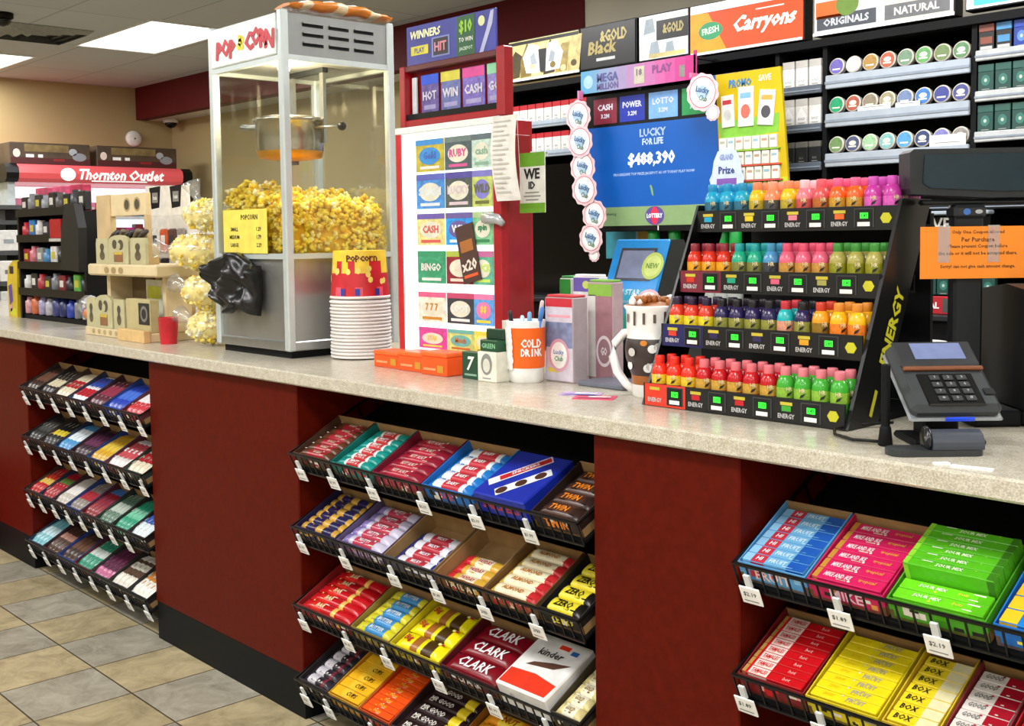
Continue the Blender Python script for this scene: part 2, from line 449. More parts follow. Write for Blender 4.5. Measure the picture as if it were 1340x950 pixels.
def bar_mesh(kind, L, W, H):
    key = (kind, round(L, 3), round(W, 3), round(H, 3))
    if key in BARS: return BARS[key]
    base, bands, texts, shape = KINDS[kind][1:5]
    m = MB()
    def M_(h): return mat(h, .28, var=.06, scale=60)
    if shape == 'pack':
        m.box(-L / 2, L / 2, -W / 2 * .97, W / 2 * .97, 0, H, M_(base), .0012)
        top = flat(0, 0, H)
        fr = face_m((0, -W / 2 * .97, H / 2), (1, 0, 0), (0, 0, 1))
        for a, b_, c in bands:
            m.rect(top, (b_ - a) * L * .985, W * .93, M_(c), .0005, (a + b_ - 1) / 2 * L)
            m.rect(fr, (b_ - a) * L * .985, H * .9, M_(c), .0005, (a + b_ - 1) / 2 * L)
    else:
        cuts = sorted({0.0, .035, .07, .15, .5, .85, .93, .965, 1.0} | {a for a, _, _ in bands} | {b_ for _, b_, _ in bands})
        def prof(t):
            e = min(t, 1 - t)
            return (.05 if e < .036 else .45 if e < .071 else .92 if e < .16 else 1.0)
        N = 12; V = []; F = []; mm = []
        for t in cuts:
            k = prof(t); x = (t - .5) * L
            for i in range(N):
                a = 2 * PI * (i + .5) / N
                ca, sa = math.cos(a), math.sin(a)
                r = (abs(ca) ** 3.4 + abs(sa) ** 3.4) ** (-1 / 3.4)
                V.append((x, ca * r * W / 2 * (1 if k > .1 else 1.0), H / 2 + sa * r * H / 2 * k))
        for q in range(len(cuts) - 1):
            c = base; mid = (cuts[q] + cuts[q + 1]) / 2
            for a, b_, cc in bands:
                if a <= mid <= b_: c = cc
            for i in range(N):
                F.append((q * N + i, (q + 1) * N + i, (q + 1) * N + (i + 1) % N, q * N + (i + 1) % N)); mm.append(M_(c))
        m.add(V, F, mm, None, True)
        m.add(V[:N], [tuple(range(N))], M_(base)); m.add(V[-N:], [tuple(range(N))[::-1]], M_(base))
        top = flat(0, 0, H)
    for tx in texts:
        s, c, hx, fx, wx = tx[:5]
        m.text(top, s, W * hx * .9, M_(c), wx * L * .92, .022, .0011, (fx - .5) * L, W * .02, .15)
    rnd = random.Random(sum(map(ord, kind)))
    acc = [b_[2] for b_ in bands] + [t_[1] for t_ in texts] + ['#e8e2d6', base]
    for q in range(0 if kind == 'maroon' else 5 if not texts else 3):      # small print, seals and stripes on the wrapper
        fx = rnd.uniform(.14, .86); c = rnd.choice(acc)
        if q % 2: m.disc(top, W * .11, W * .09, M_(c), .0007, (fx - .5) * L, rnd.uniform(-.16, .16) * W if not texts else rnd.choice((-.28, .30)) * W, 8)
        else: m.rect(top, L * rnd.uniform(.05, .14), W * rnd.uniform(.05, .12), M_(c), .0008, (fx - .5) * L, rnd.choice((-.29, -.27, .30)) * W)
    BARS[key] = m.mesh('candy_bar_' + kind); return BARS[key]

# kind: (description, wrapper colour, bands (from, to, colour), texts (string, colour, height, position, max width), shape)
KINDS = {
 # middle bay
 'brownred': ('brown candy bar with red label', '#5a3520', [(.3, .8, '#a02530')], [('ROLLS', '#e8d9c0', .4, .55, .4)], 'bar'),
 'teal': ('teal candy bar with red label', '#0f8f86', [(.28, .72, '#e9ece8'), (.34, .66, '#c22a30')], [('MINTY', '#ffffff', .38, .5, .28)], 'bar'),
 'rose': ('crimson candy bar with pale letters', '#8e1630', [(.25, .7, '#b01f38')], [('KIT KAT', '#f0d8d0', .42, .48, .42)], 'bar'),
 'bluered': ('blue white and red candy bar', '#1f78c8', [(.15, .35, '#e6eef4'), (.35, .72, '#c43040'), (.72, .82, '#e6eef4')], [('BABY', '#ffffff', .4, .53, .3)], 'bar'),
 'bluebox': ('royal blue candy box with red stripe', '#1a2fa8', [], [], 'pack'),
 'brownor': ('dark brown candy bar with orange letters', '#33201a', [(.2, .75, '#4a2c20')], [('TWIN', '#ef8a2a', .5, .45, .45)], 'bar'),
 'navygold': ('navy and gold candy bar', '#262150', [(.08, .2, '#c79a3c'), (.45, .62, '#d3a545'), (.86, .95, '#c79a3c')], [], 'bar'),
 'lilac': ('lilac and red candy bar', '#c9c3d8', [(.3, .75, '#b83a52'), (.08, .2, '#8a7ab8')], [('NUTTY', '#ffffff', .38, .52, .38)], 'bar'),
 'whitenavy': ('white and navy candy bar', '#e4e4ee', [(.0, .16, '#23307e'), (.32, .72, '#b8303f'), (.86, 1, '#23307e')], [('MILKY', '#f4f2f8', .36, .52, .34)], 'bar'),
 'redcream': ('red and cream candy bar', '#d7a83a', [(.0, .25, '#c8202c'), (.35, .7, '#efe6cc')], [('PAYDAY', '#b3202a', .4, .53, .33)], 'bar'),
 'cream': ('cream candy bar with tan letters', '#eee2bf', [(.8, 1, '#c42b30'), (.0, .12, '#d8b24a')], [('ALMOND', '#b7762c', .42, .46, .5)], 'bar'),
 'blackyel': ('black and yellow candy bar', '#191713', [(.1, .8, '#e6d534')], [('ZERO', '#191713', .55, .45, .5)], 'bar'),
 'red': ('red candy bar with cream label', '#c3141d', [(.2, .4, '#d8281e'), (.6, .68, '#f0c060')], [('BAR', '#f4e3b0', .5, .36, .3)], 'bar'),
 'yelblue': ('yellow candy bar with blue label', '#d9d032', [(.3, .8, '#3f8cc4')], [('BUTTER', '#e8f0f0', .42, .55, .42)], 'bar'),
 'yelbrown': ('bright yellow candy bar with brown picture', '#f0e112', [(.34, .5, '#a3652a'), (.58, .8, '#4b3413')], [('Big', '#b2202a', .5, .2, .2)], 'bar'),
 'maroon': ('maroon candy bar with white capitals', '#7d0d1c', [], [('CLARK', '#eef0f2', .62, .5, .66)], 'bar'),
 'goldcr': ('gold and cream candy bar', '#d7c98a', [(.3, .75, '#f3eed2')], [('GOLD', '#8a6a2a', .4, .5, .35)], 'bar'),
 'silvdark': ('silver and black candy bar', '#2b2730', [(.2, .5, '#c8c4cc'), (.7, .8, '#7a2a36')], [], 'bar'),
 'yelcup': ('golden yellow cup pack with black letters', '#f2b51e', [(.3, .6, '#f4c437')], [("CUPS", '#3a2a10', .5, .62, .35)], 'pack'),
 'orange': ('bright orange cup pack', '#ee5412', [], [("Pieces", '#f6c23a', .5, .5, .5)], 'pack'),
 'darkyel': ('dark brown candy bar with yellow end', '#2c1a1c', [(.72, .9, '#e9d02a')], [('MR GOOD', '#e8e2d8', .5, .38, .6)], 'bar'),
 'orangeyel': ('orange and yellow candy bar', '#f0a01e', [(.3, .7, '#f6d63a')], [('NUT', '#a0301a', .5, .5, .4)], 'bar'),
 # far bay
 'a1': ('dark brown candy bar', '#3f2c25', [(.3, .7, '#6a4a3a')], [], 'bar'),
 'a2': ('near black candy bar with cream band', '#221d20', [(.2, .5, '#cfc6a8')], [], 'bar'),
 'a3': ('cream and red candy bar', '#d9cdb4', [(.3, .6, '#a3222c')], [], 'bar'),
 'a4': ('white blue and red candy bar', '#dfe2ea', [(.1, .4, '#b52231'), (.5, .9, '#2b48a0')], [], 'bar'),
 'a5': ('plum candy bar with pink band', '#5a2236', [(.3, .7, '#93344e')], [], 'bar'),
 'a6': ('royal blue candy bar with pale band', '#2440b0', [(.3, .65, '#4a74d8')], [], 'bar'),
 'a7': ('red and white candy bar', '#c2303c', [(.35, .75, '#e8e4e4')], [], 'bar'),
 'a8': ('charcoal candy bar', '#2a2b2a', [(.3, .7, '#50524e')], [], 'bar'),
 'a9': ('black candy bar with yellow band', '#1e1f1f', [(.3, .5, '#d8c23a')], [], 'bar'),
 'a10': ('pale blue and white candy bar', '#4d93c8', [(.3, .75, '#e4ebf0')], [], 'bar'),
 'a11': ('dark purple candy bar', '#38222f', [(.3, .7, '#6d3a58')], [], 'bar'),
 'a12': ('golden yellow candy bar', '#cfa023', [(.3, .6, '#e0c04a')], [], 'bar'),
 'a13': ('large white bag with red letters', '#dcd8d6', [(.25, .8, '#c8535a')], [('M', '#ffffff', .6, .5, .4)], 'bar'),
 'b1': ('bright red and gold candy bar', '#b51c22', [(.3, .5, '#d8b45a')], [], 'bar'),
 'b2': ('red candy bar with green band', '#a51d26', [(.5, .7, '#5a7a3a')], [], 'bar'),
 'b3': ('silver candy bar', '#c4bdb4', [(.3, .6, '#e8e4e0')], [], 'bar'),
 'b4': ('grey and red candy bar', '#8a8078', [(.3, .6, '#a8323a')], [], 'bar'),
 'b5': ('dark red candy bar with blue end', '#8e2630', [(.75, 1, '#3a76b8')], [], 'bar'),
 'b6': ('grey green candy bar', '#5d7a68', [(.3, .6, '#b8c4b8')], [], 'bar'),
 'b7': ('mint green candy bar', '#2f9a78', [(.3, .6, '#7ac8a8')], [], 'bar'),
 'b8': ('white candy bar with blue letters', '#d4e0e4', [(.35, .7, '#3a5aa8')], [], 'bar'),
 'c1': ('pale turquoise candy bar', '#79b9c4', [(.3, .6, '#c4dfe4')], [], 'bar'),
 'c2': ('chocolate brown candy bar with pink spots', '#4a342a', [(.4, .6, '#b88878')], [], 'bar'),
 'c3': ('bright green candy bar with silver band', '#2e8f74', [(.35, .6, '#c4ccc8')], [], 'bar'),
 'c4': ('dark mauve candy bar with pink end', '#5b2a44', [(.0, .2, '#c06a92')], [], 'bar'),
 'c5': ('white and brown candy bar', '#dcd8cc', [(.3, .5, '#5a4434'), (.7, .8, '#5a4434')], [], 'bar'),
 'c6': ('white and orange candy bar', '#e6e2d8', [(.4, .65, '#c8823a')], [], 'bar'),
 # near bay
 'p_blue': ('light blue gum pack with red label', '#5aa6dc', [(.0, .14, '#8cc4ea'), (.14, .36, '#c23348'), (.36, .72, '#6fb0dc'), (.72, 1, '#1e58b4')], [('HI', '#f0f4f8', .5, .25, .16), ('FRUIT', '#d8ecf8', .5, .55, .3)], 'pack'),
 'p_pink': ('magenta gum pack with white letters', '#d21f5e', [(.0, .08, '#c58a3a')], [('MIKE AND IKE', '#f6e6ec', .46, .34, .42), ('tropical', '#e8a04a', .42, .76, .34)], 'pack'),
 'p_green': ('green gum pack with white letters', '#55b81e', [(.0, .06, '#8cd436'), (.92, 1, '#3a7a1c')], [('SOUR MIX', '#e6f4d8', .46, .5, .6)], 'pack'),
 'p_lime': ('bright lime gum pack near the fence', '#6ed61f', [(.85, 1, '#58b818')], [('SOUR MIX', '#eefae0', .36, .36, .5), ('fruits', '#e8e04a', .3, .7, .25)], 'pack'),
 'p_sky': ('blue candy pack with yellow spots', '#1e7fd8', [(.0, .2, '#f0c42a')], [('DOTS', '#f4e84a', .5, .5, .4)], 'pack'),
 'p_red': ('red gum pack with white label', '#c8141c', [(.0, .06, '#b88a4a'), (.1, .42, '#e9d4cc')], [('TAMALES', '#c8141c', .55, .26, .28), ('hot', '#f0a8a0', .45, .72, .2)], 'pack'),
 'p_yel': ('yellow gum pack with grey letters', '#f0da1c', [], [('Juicy', '#e8c81a', .5, .25, .25), ('FRUIT', '#a8a698', .55, .66, .36)], 'pack'),
 'p_yblk': ('yellow candy pack with black letters', '#f3d928', [(.6, 1, '#e9e0b0')], [('BOX', '#2a2418', .6, .3, .4)], 'pack'),
 'p_fruit': ('red and yellow fruit candy pack', '#b81a20', [(.3, 1, '#f0c01e'), (.5, .62, '#c82a1c'), (.78, .88, '#3c8a2c')], [('JUJU', '#f6d84a', .5, .14, .24)], 'pack'),
 'p_cola': ('white and red candy pack', '#e4dcd4', [(.55, 1, '#a8182a')], [('GOOD', '#6a6a6a', .5, .28, .4)], 'pack'),
}
def carton(M, x0, x1, h, label, empty=False, acc=None):
    t = thing('candy_carton', label, 'carton', M=M @ Matrix.Translation((x0, .005, .003)), group='open candy cartons on the wire shelves')
    W = x1 - x0; D = .168; hf = .040; hb = .052; th = .0022; fl = .004 if empty else .018
    m = mat(h, .55); inn = CARDB
    b = MB()
    b.box(0, W, 0, D, 0, fl, inn)
    b.box(0, W, 0, th, 0, hf, m)
    b.box(0, W, D - th, D, 0, hb, inn)
    b.build('tray', t, True)
    for x in (0, W - th):
        sd = MB().prism([(th, fl), (D - th, fl), (D - th, hb), (.03, hf + .002), (th, hf)], 'x', x, x + th, inn if empty else m)
        sd.build('side_wall', t, True)
    p = MB()
    fm = face_m((W / 2, 0, hf / 2), (1, 0, 0), (0, 0, 1))
    p.rect(fm, W * .9, hf * .7, m, .0004)
    if acc:
        rnd = random.Random(label)
        for q in range(7):
            p.rect(fm, W * rnd.uniform(.05, .16), hf * rnd.uniform(.12, .4), mat(rnd.choice(acc), .5), .0006 + q * .00003, rnd.uniform(-.40, .40) * W, rnd.uniform(-.25, .25) * hf)
    return t, p, fm
CPRINT = {'maroon': ('CLARK', '#e8e8e8'), 'bluered': ('BABY', '#c84050'), 'bluebox': ('SNICKERS', '#c43a40'), 'teal': ('MINTY', '#b83038'), 'rose': ('KIT KAT', '#c84a50'),
          'yelbrown': ('BIG HUNK', '#5a4310'), 'lilac': ('NUTTY', '#c8a0b0'), 'brownor': ('TWIN', '#ef8a2a'), 'cream': ('ALMOND', '#c83a3a'), 'blackyel': ('ZERO', '#e6d534'),
          'redcream': ('PAYDAY', '#f0e0c0'), 'red': ('BAR', '#d8c8c0'), 'p_pink': ('MIKE', '#f4d0dc'), 'p_green': ('SOUR', '#e8f4e0'), 'p_blue': ('FRUIT', '#f0d0c8')}
def bar_deep(kind, M, x0, x1, i, n, z, label, group):
    sp = (x1 - x0) / n
    o = bpy.data.objects.new('candy_bar', bar_mesh(kind, .150, sp * .98, .022)); COL.objects.link(o)
    j = random.uniform(-.5, .5)
    o.matrix_basis = M @ Matrix.Translation((x0 + (i + .5) * sp, .088 + j * .003, z)) @ Matrix.Rotation(PI / 2 + math.radians(j * 1.0), 4, 'Z')
    return tag(o, label, 'candy', group)
def bar_at(kind, M, x0, x1, i, n, z, D, label, group, name='candy_bar', dz=0, H=.024, y0=.010):
    sp = D / n; L = (x1 - x0) * .96
    me = bar_mesh(kind, L, sp * .98, H)
    o = bpy.data.objects.new(name, me); COL.objects.link(o)
    jit = random.uniform(-1, 1) * (.12 if name == 'gum_pack' else .7)
    o.matrix_basis = M @ Matrix.Translation(((x0 + x1) / 2 + jit * .0012, y0 + (i + .5) * sp, z + dz)) @ Matrix.Rotation(math.radians(jit * 1.2), 4, 'Z')
    return tag(o, label, 'candy' if name != 'gum_pack' else 'gum pack', group)
def stock(bay, row, x_from, x_to, items, tags):
    place = BAYS[bay][2]
    M = rack(x_from, x_to, ROWZ[row], '%s wire shelf of candy in the bay below the %s' % (['topmost', 'second', 'third', 'lowest'][row], place), tags)
    for k, it in enumerate(items):
        x0, x1, kind, n, cc = it[:5]
        opt = it[5] if len(it) > 5 else ''
        x0 -= x_from; x1 -= x_from
        d = KINDS[kind][0]
        t, p, fm = carton(M, x0, x1, cc, 'open carton of %ss, %s on the %s below the %s' % (' '.join(d.split()[:4]).replace(' with', ''), NTH[k], SHELF[row], place), 'half' in opt, [KINDS[kind][1]] + [b_[2] for b_ in KINDS[kind][2]] + [t_[1] for t_ in KINDS[kind][3]] + ['#e8e2d6', '#1c1a1a'])
        if kind in CPRINT:
            s, c = CPRINT[kind]; p.text(fm, s, .02, mat(c, .5), (x1 - x0) * .75, .02, .0009)
        p.build('printed_front', t, True)
        zb = .0214 if 'half' not in opt else .0074
        name = 'gum_pack' if kind.startswith('p_') or kind in ('yelcup', 'orange') else 'candy_bar'
        H = .024
        for i in range(n):
            D = .046 if opt == 'two' else .152 if 'half' not in opt else (.09 if 'half2' in opt else .12)
            dz = 0
            lab = '%s, %s from front, %s below the %s' % (d, NTH[i], SHELF[row], place)
            if bay == 0:
                bar_deep(kind, M, x0 + .003, x1 - .003, i, n, zb, '%s, %s of four, %s below the %s' % (d, NTH[i], SHELF[row], place), '%ss below the %s' % (d, place)); continue
            bar_at(kind, M, x0 + .004, x1 - .004, i, n, zb, D, lab, '%ss below the %s' % (d, place), name, dz, H)
    return M
# bay below the orange mug (four shelves)
T = lambda a, b, n: [a + (b - a) * (i + .5) / n for i in range(n)]
X0, X1 = .90, 1.962
stock(1, 0, X0, X1, [(.905, 1.075, 'brownred', 6, '#4a2f20'), (1.08, 1.255, 'teal', 6, '#0c6f68'), (1.26, 1.45, 'rose', 5, '#7a1430'), (1.455, 1.63, 'bluered', 5, '#1f6fc0'), (1.82, 1.955, 'brownor', 4, '#2c1c16')],
      [.935, 1.085, 1.255, 1.455, 1.64, 1.81])
stock(1, 1, X0, X1, [(.905, 1.095, 'navygold', 6, '#201c44'), (1.10, 1.295, 'lilac', 5, '#5a4a72'), (1.30, 1.49, 'whitenavy', 4, '#4a4a52', 'half'), (1.50, 1.665, 'redcream', 3, '#7a4a2a', 'half2'), (1.67, 1.83, 'cream', 5, '#6a4a2a'), (1.84, 1.955, 'blackyel', 4, '#1c1a16')],
      [.93, 1.13, 1.335, 1.50, 1.665, 1.83])
stock(1, 2, X0, X1, [(.905, 1.15, 'red', 5, '#8a1a1e'), (1.155, 1.315, 'yelblue', 5, '#8a7a3a'), (1.32, 1.505, 'yelbrown', 3, '#c8b81a'), (1.51, 1.70, 'maroon', 3, '#5a0c18'), (1.87, 1.955, 'goldcr', 5, '#3a3224')],
      [.93, 1.135, 1.30, 1.50, 1.69, 1.86])
stock(1, 3, X0, X1, [(.905, 1.04, 'silvdark', 5, '#2a2428'), (1.045, 1.18, 'yelcup', 5, '#c8921a'), (1.185, 1.31, 'orange', 8, '#c8440e'), (1.315, 1.52, 'darkyel', 5, '#2c1a1c'), (1.525, 1.70, 'orangeyel', 4, '#8a5a1a'), (1.705, 1.955, 'brownred', 4, '#4a2f20')],
      [.93, 1.04, 1.24, 1.44, 1.66, 1.86])
# two closed boxes in the same bay
def closed_box(M, x0, x1, h, label, deco, H=.052, D=.165):
    t = thing('candy_box', label, 'candy box', M=M @ Matrix.Translation(((x0 + x1) / 2, .006, .003)))
    W = x1 - x0
    b = MB().box(-W / 2, W / 2, 0, D, 0, H, mat(h, .3), .003)
    b.build('box_body', t, True)
    p = MB(); deco(p, flat(0, D / 2, H), face_m((0, 0, H / 2), (1, 0, 0), (0, 0, 1)), W, D, H); p.build('print', t, True)
MR = [Matrix.Translation((X0, -.010, z)) @ Matrix.Rotation(SLOPE, 4, 'X') for z in ROWZ]
def deco_blue(p, top, fr, W, D, H):
    wm = mat('#e8ebf2', .35); rm = mat('#c3202c', .35)
    q = top @ Matrix.Rotation(math.radians(50), 4, 'Z')
    p.rect(q, .15, .026, wm, .0006, 0, .022); p.rect(q, .12, .018, rm, .0009, .012, .022)
    p.text(q, 'SNICKERS', .011, wm, .10, .03, .0014, .012, .022)
    for i in range(3): p.disc(q, .014, .012, mat('#4a2a1c', .4), .0010, -.05 + i * .045, -.030)
    p.rect(q, .13, .028, wm, .0006, 0, -.03)
    p.text(fr, 'SNICKERS', .02, mat('#c43a40', .4), W * .85, .03, .0008)
closed_box(MR[0], 1.637 - X0, 1.80 - X0, '#1a2fa8', 'royal blue candy box with a red and white stripe, top shelf below the orange mug', deco_blue)
def deco_white(p, top, fr, W, D, H):
    rm = mat('#e2391f', .35); dm = mat('#2a211e', .4)
    p.poly(top, [(-W * .46, -D * .46), (W * .44, -D * .46), (W * .46, -D * .24), (0, -D * .17), (-W * .46, -D * .2)], rm, .0006)
    p.poly(top, [(-W * .3, -D * .08), (W * .2, -D * .02), (W * .42, .02), (W * .1, .012), (-W * .2, .0)], mat('#5a3a2c', .4), .0007)
    p.text(top, 'kinder', .020, dm, W * .6, .02, .001, -W * .04, D * .2, .1)
    p.rect(top, W * .2, .012, rm, .0006, W * .08, D * .36); p.rect(top, .02, .012, mat('#3a76c8', .4), .0006, W * .3, D * .32)
    p.text(fr, 'Bueno', .022, mat('#b8b4b0', .4), W * .7, .02, .0008)
closed_box(MR[2], 1.708 - X0, 1.862 - X0, '#eceae8', 'white candy box with a red wave, third shelf below the orange mug', deco_white, .060)
# bay below the card terminal (two shelves in view)
Y0, Y1 = 2.335, 3.41
M3 = stock(2, 0, Y0, Y1, [(2.338, 2.472, 'p_blue', 7, '#5aa0d8'), (2.476, 2.612, 'p_pink', 6, '#c81c58'), (2.618, 2.775, 'p_lime', 2, '#4aa01c', 'two'), (2.785, 2.93, 'p_sky', 5, '#1a6fc8')],
           [2.362, 2.535, 2.70, 2.86])
for i in range(6):      # the rear, taller stack of green packs
    bar_at('p_green', M3, 2.622 - Y0, 2.772 - Y0, i, 6, .0212, .105, 'green gum pack in the taller rear stack, %s from the front, top shelf' % NTH[i], 'green gum packs in the rear stack', 'gum_pack', 0, .052, .058)
stock(2, 1, Y0, Y1, [(2.338, 2.47, 'p_red', 8, '#7a1418'), (2.474, 2.606, 'p_yel', 8, '#d8c41a'), (2.612, 2.70, 'p_yblk', 7, '#d8b82a'), (2.704, 2.79, 'p_cola', 7, '#8a2a30'), (2.795, 2.93, 'p_fruit', 8, '#a8181c')],
      [2.352, 2.505, 2.64, 2.80])
# bay below the wooden display (four shelves)
Z0, Z1 = -1.09, -.012
rows = [['a1', 'a2', 'a3', 'a4', 'a5', 'a6', 'a7'], ['a8', 'a9', 'a10', 'a11', 'a12', 'a13', 'a3'], ['b1', 'b2', 'b3', 'b4', 'b5', 'b6', 'b7', 'b8'], ['c1', 'c2', 'a1', 'c3', 'c4', 'c5', 'c6']]
cc = ['#2a2220', '#1c1a1c', '#3a2c28', '#24304a', '#3a2028', '#24408a', '#5a2028', '#2a3a34']
for r, ks in enumerate(rows):
    n = len(ks); wd = (Z1 - Z0 - .01) / n
    stock(0, r, Z0, Z1, [(Z0 + .005 + i * wd, Z0 + .005 + (i + .96) * wd, k, 4, cc[(i + r) % 8]) for i, k in enumerate(ks)], [Z0 + .03 + i * wd * .97 for i in range(n + 1)][:8])
# ---------------------------------------------------------------- things on the worktop, left to right
def R(m, *a, **k): return mat(m, *a, **k)
# --- popcorn machine
PX0, PX1, PY0, PY1 = .205, .640, .135, .535
pm = thing('popcorn_machine', 'tall silver framed popcorn machine with glass sides, full of yellow popcorn', 'popcorn machine', ((PX0 + PX1) / 2, (PY0 + PY1) / 2, WT))
FRM = mat('#c9d2d2', .35, .35, var=.04); BRUSH = mat('#a9a9a6', .32, .75, var=.08, scale=12); GREYP = mat('#8c8e8d', .45, .4, var=.04)
MB().box(PX0 + .02, PX1 - .02, PY0 + .02, PY1 - .02, WT, WT + .022, BLACKM).build('foot_base', pm)
b = MB()
b.box(PX0 + .012, PX1 - .012, PY0 + .012, PY1 - .012, WT + .022, 1.250, BRUSH, .003)
b.box(PX0 + .004, PX1 - .004, PY0 + .004, PY1 - .004, WT + .022, WT + .05, STEEL, .003)
b.build('base_cabinet', pm)
for x, y in ((PX0, PY0), (PX1, PY0), (PX0, PY1), (PX1, PY1)):
    sx = 1 if x == PX0 else -1; sy = 1 if y == PY0 else -1
    MB().box(x, x + sx * .026, y, y + sy * .026, WT + .022, 1.962, FRM, .004).build('corner_post', pm)
for z0, z1 in ((1.246, 1.262), (1.818, 1.834)):
    for q in ((PX0 + .02, PX1 - .02, PY0 + .002, PY0 + .018), (PX0 + .02, PX1 - .02, PY1 - .018, PY1 - .002), (PX0 + .002, PX0 + .018, PY0 + .02, PY1 - .02), (PX1 - .018, PX1 - .002, PY0 + .02, PY1 - .02)):
        MB().box(*q, z0, z1, FRM).build('rail', pm)
t = MB().box(PX0 + .006, PX1 - .006, PY0 + .006, PY1 - .006, 1.83, 1.955, GREYP, .003)
sm = face_m((PX1 - .006, (PY0 + PY1) / 2, 1.895), (0, 1, 0), (0, 0, 1))
for i in range(3):
    for j in range(3):
        t.rect(sm, .072, .010, BLACKM, .0006, -.09 + i * .09, .028 - j * .028)
        t.box(-.034 - .09 + i * .09, .034 - .09 + i * .09, -.002 + .034 - j * .028, .0015 + .034 - j * .028, 0, .005, GREYP, 0, sm)
t.build('top_box', pm)
sg = MB().box(PX0 + .028, PX1 - .028, PY0 - .004, PY0 + .006, 1.834, 1.952, mat('#e9f2f2', .35), .003)
fm = front((PX0 + PX1) / 2, PY0 - .004, 1.893)
rr = mat('#c4142c', .4)
for i, (ch, dx, dy, c) in enumerate((('P', -.135, -.012, rr), ('O', -.095, -.006, rr), ('P', -.055, -.014, rr), ('C', .045, -.004, rr), ('O', .085, .006, rr), ('R', .125, -.002, rr), ('N', .160, -.010, rr))):
    for e, (ox, oy) in enumerate(((0, 0), (.0028, .0), (-.0028, 0), (0, .0024), (0, -.0024), (.0045, -.001))):
        sg.text(fm, ch, .052, c, .05, .02, .0012 + e * .0002, dx + ox, dy + oy, 0, (-.1, .1, -.05, .08, -.08, .1, -.1)[i])
for dx, dy in ((-.008, .0), (-.016, -.012), (.002, -.014), (.006, .006), (-.01, .012)): sg.disc(fm, .011, .011, mat('#e8d82a', .5), .0012, dx, dy, 12)
sg.build('sign_panel', pm)
for nm, q in (('glass_pane', [(PX0 + .026, PY0 + .010), (PX1 - .026, PY0 + .010)]), ('glass_pane', [(PX1 - .010, PY0 + .026), (PX1 - .010, PY1 - .026)]),
              ('glass_pane', [(PX0 + .010, PY0 + .026), (PX0 + .010, PY1 - .026)]), ('glass_pane', [(PX0 + .026, PY1 - .010), (PX1 - .026, PY1 - .010)])):
    (xa, ya), (xb, yb) = q
    MB().box(min(xa, xb) - (.0015 if xa == xb else 0), max(xa, xb) + (.0015 if xa == xb else 0), min(ya, yb) - (.0015 if ya == yb else 0), max(ya, yb) + (.0015 if ya == yb else 0), 1.262, 1.82, GLASS).build(nm, pm)
# popcorn heap
PC = [mat('#ffdc45', .75, var=.06, scale=50), mat('#ffe983', .75, var=.06, scale=50), mat('#ffc82c', .75, var=.1, scale=50), mat('#fff3c4', .8, var=.06, scale=50)]
PB = [mat('#ffe98a', .75, var=.08, scale=50), mat('#fff2b8', .75, var=.06, scale=50), mat('#ffd84a', .75, var=.08, scale=50), mat('#fffae4', .8, var=.04, scale=50)]
def kernel(mb, c, r, k, rnd, P=PC):
    m = rnd.choice((P[0], P[0], P[1], P[2], P[3] if k else P[0]))
    for q in range(3):
        o = Vector((rnd.uniform(-1, 1), rnd.uniform(-1, 1), rnd.uniform(-1, 1))) * r * .55
        mb.blob((c[0] + o.x, c[1] + o.y, c[2] + o.z), r * rnd.uniform(.55, .8), m, rnd.randint(0, 999), 1, .35)
def heap_h(x, y):
    u = (x - PX0) / (PX1 - PX0); v_ = (y - PY0) / (PY1 - PY0)
    return 1.412 + .060 * math.exp(-((u - .30) / .28) ** 2) * (1 - .35 * v_) + .012 * math.sin(u * 19 + v_ * 7) + .008 * math.sin(v_ * 23)
hp = MB(); rnd = random.Random(3)
hx0, hx1, hy0, hy1 = PX0 + .032, PX1 - .030, PY0 + .032, PY1 - .030
hp.box(hx0 + .012, hx1 - .012, hy0 + .012, hy1 - .012, 1.252, 1.395, PC[2])
for i in range(30):
    for j in range(28):
        x = hx0 + (hx1 - hx0) * (i + rnd.random()) / 30; y = hy0 + (hy1 - hy0) * (j + rnd.random()) / 28
        kernel(hp, (x, y, heap_h(x, y) - rnd.random() * .02), .0105, 1, rnd)
        if rnd.random() < .5: kernel(hp, (x, y, heap_h(x, y) - .03 - rnd.random() * .03), .0105, 0, rnd)
for i in range(520):
    s = rnd.random(); q = rnd.choice((0, 0, 1, 1, 2))
    x, y = ((hx0 + (hx1 - hx0) * s, hy0) if q == 0 else (hx1, hy0 + (hy1 - hy0) * s) if q == 1 else (hx0, hy0 + (hy1 - hy0) * s))
    kernel(hp, (x, y, 1.268 + (heap_h(x, y) - 1.275) * rnd.random()), .0105, 0, rnd)
o = hp.build('popcorn', pm); o['kind'] = 'stuff'
# kettle, its hanger and the warm lamp
kx, ky = .405, .30
K = Matrix.Translation((kx, ky, 0))
KET = mat('#b9b1a2', .22, .9, var=.05)
kettle_ = MB().lathe([(.06, 1.55, mat('#e79a22', .4)), (.098, 1.556, mat('#e79a22', .4)), (.103, 1.575, mat('#d8962c', .35, .5)), (.105, 1.60, KET), (.105, 1.662, KET), (.112, 1.664, KET), (.112, 1.676, KET), (.07, 1.684, STEEL), (.01, 1.69, STEEL)], KET, 32, K)
kettle_ = kettle_.build('kettle', pm)
h = MB().box(kx - .12, kx - .055, ky + .06, ky + .066, 1.54, 1.66, mat('#7f8788', .35, .5))
h.box(kx - .10, kx - .078, ky + .064, ky + .075, 1.6, 1.832, STEEL); h.box(kx + .075, kx + .095, ky + .064, ky + .075, 1.6, 1.832, STEEL)
h.box(kx - .10, kx + .10, ky + .06, ky + .08, 1.815, 1.832, DARKG)
h.build('kettle_hanger', pm)
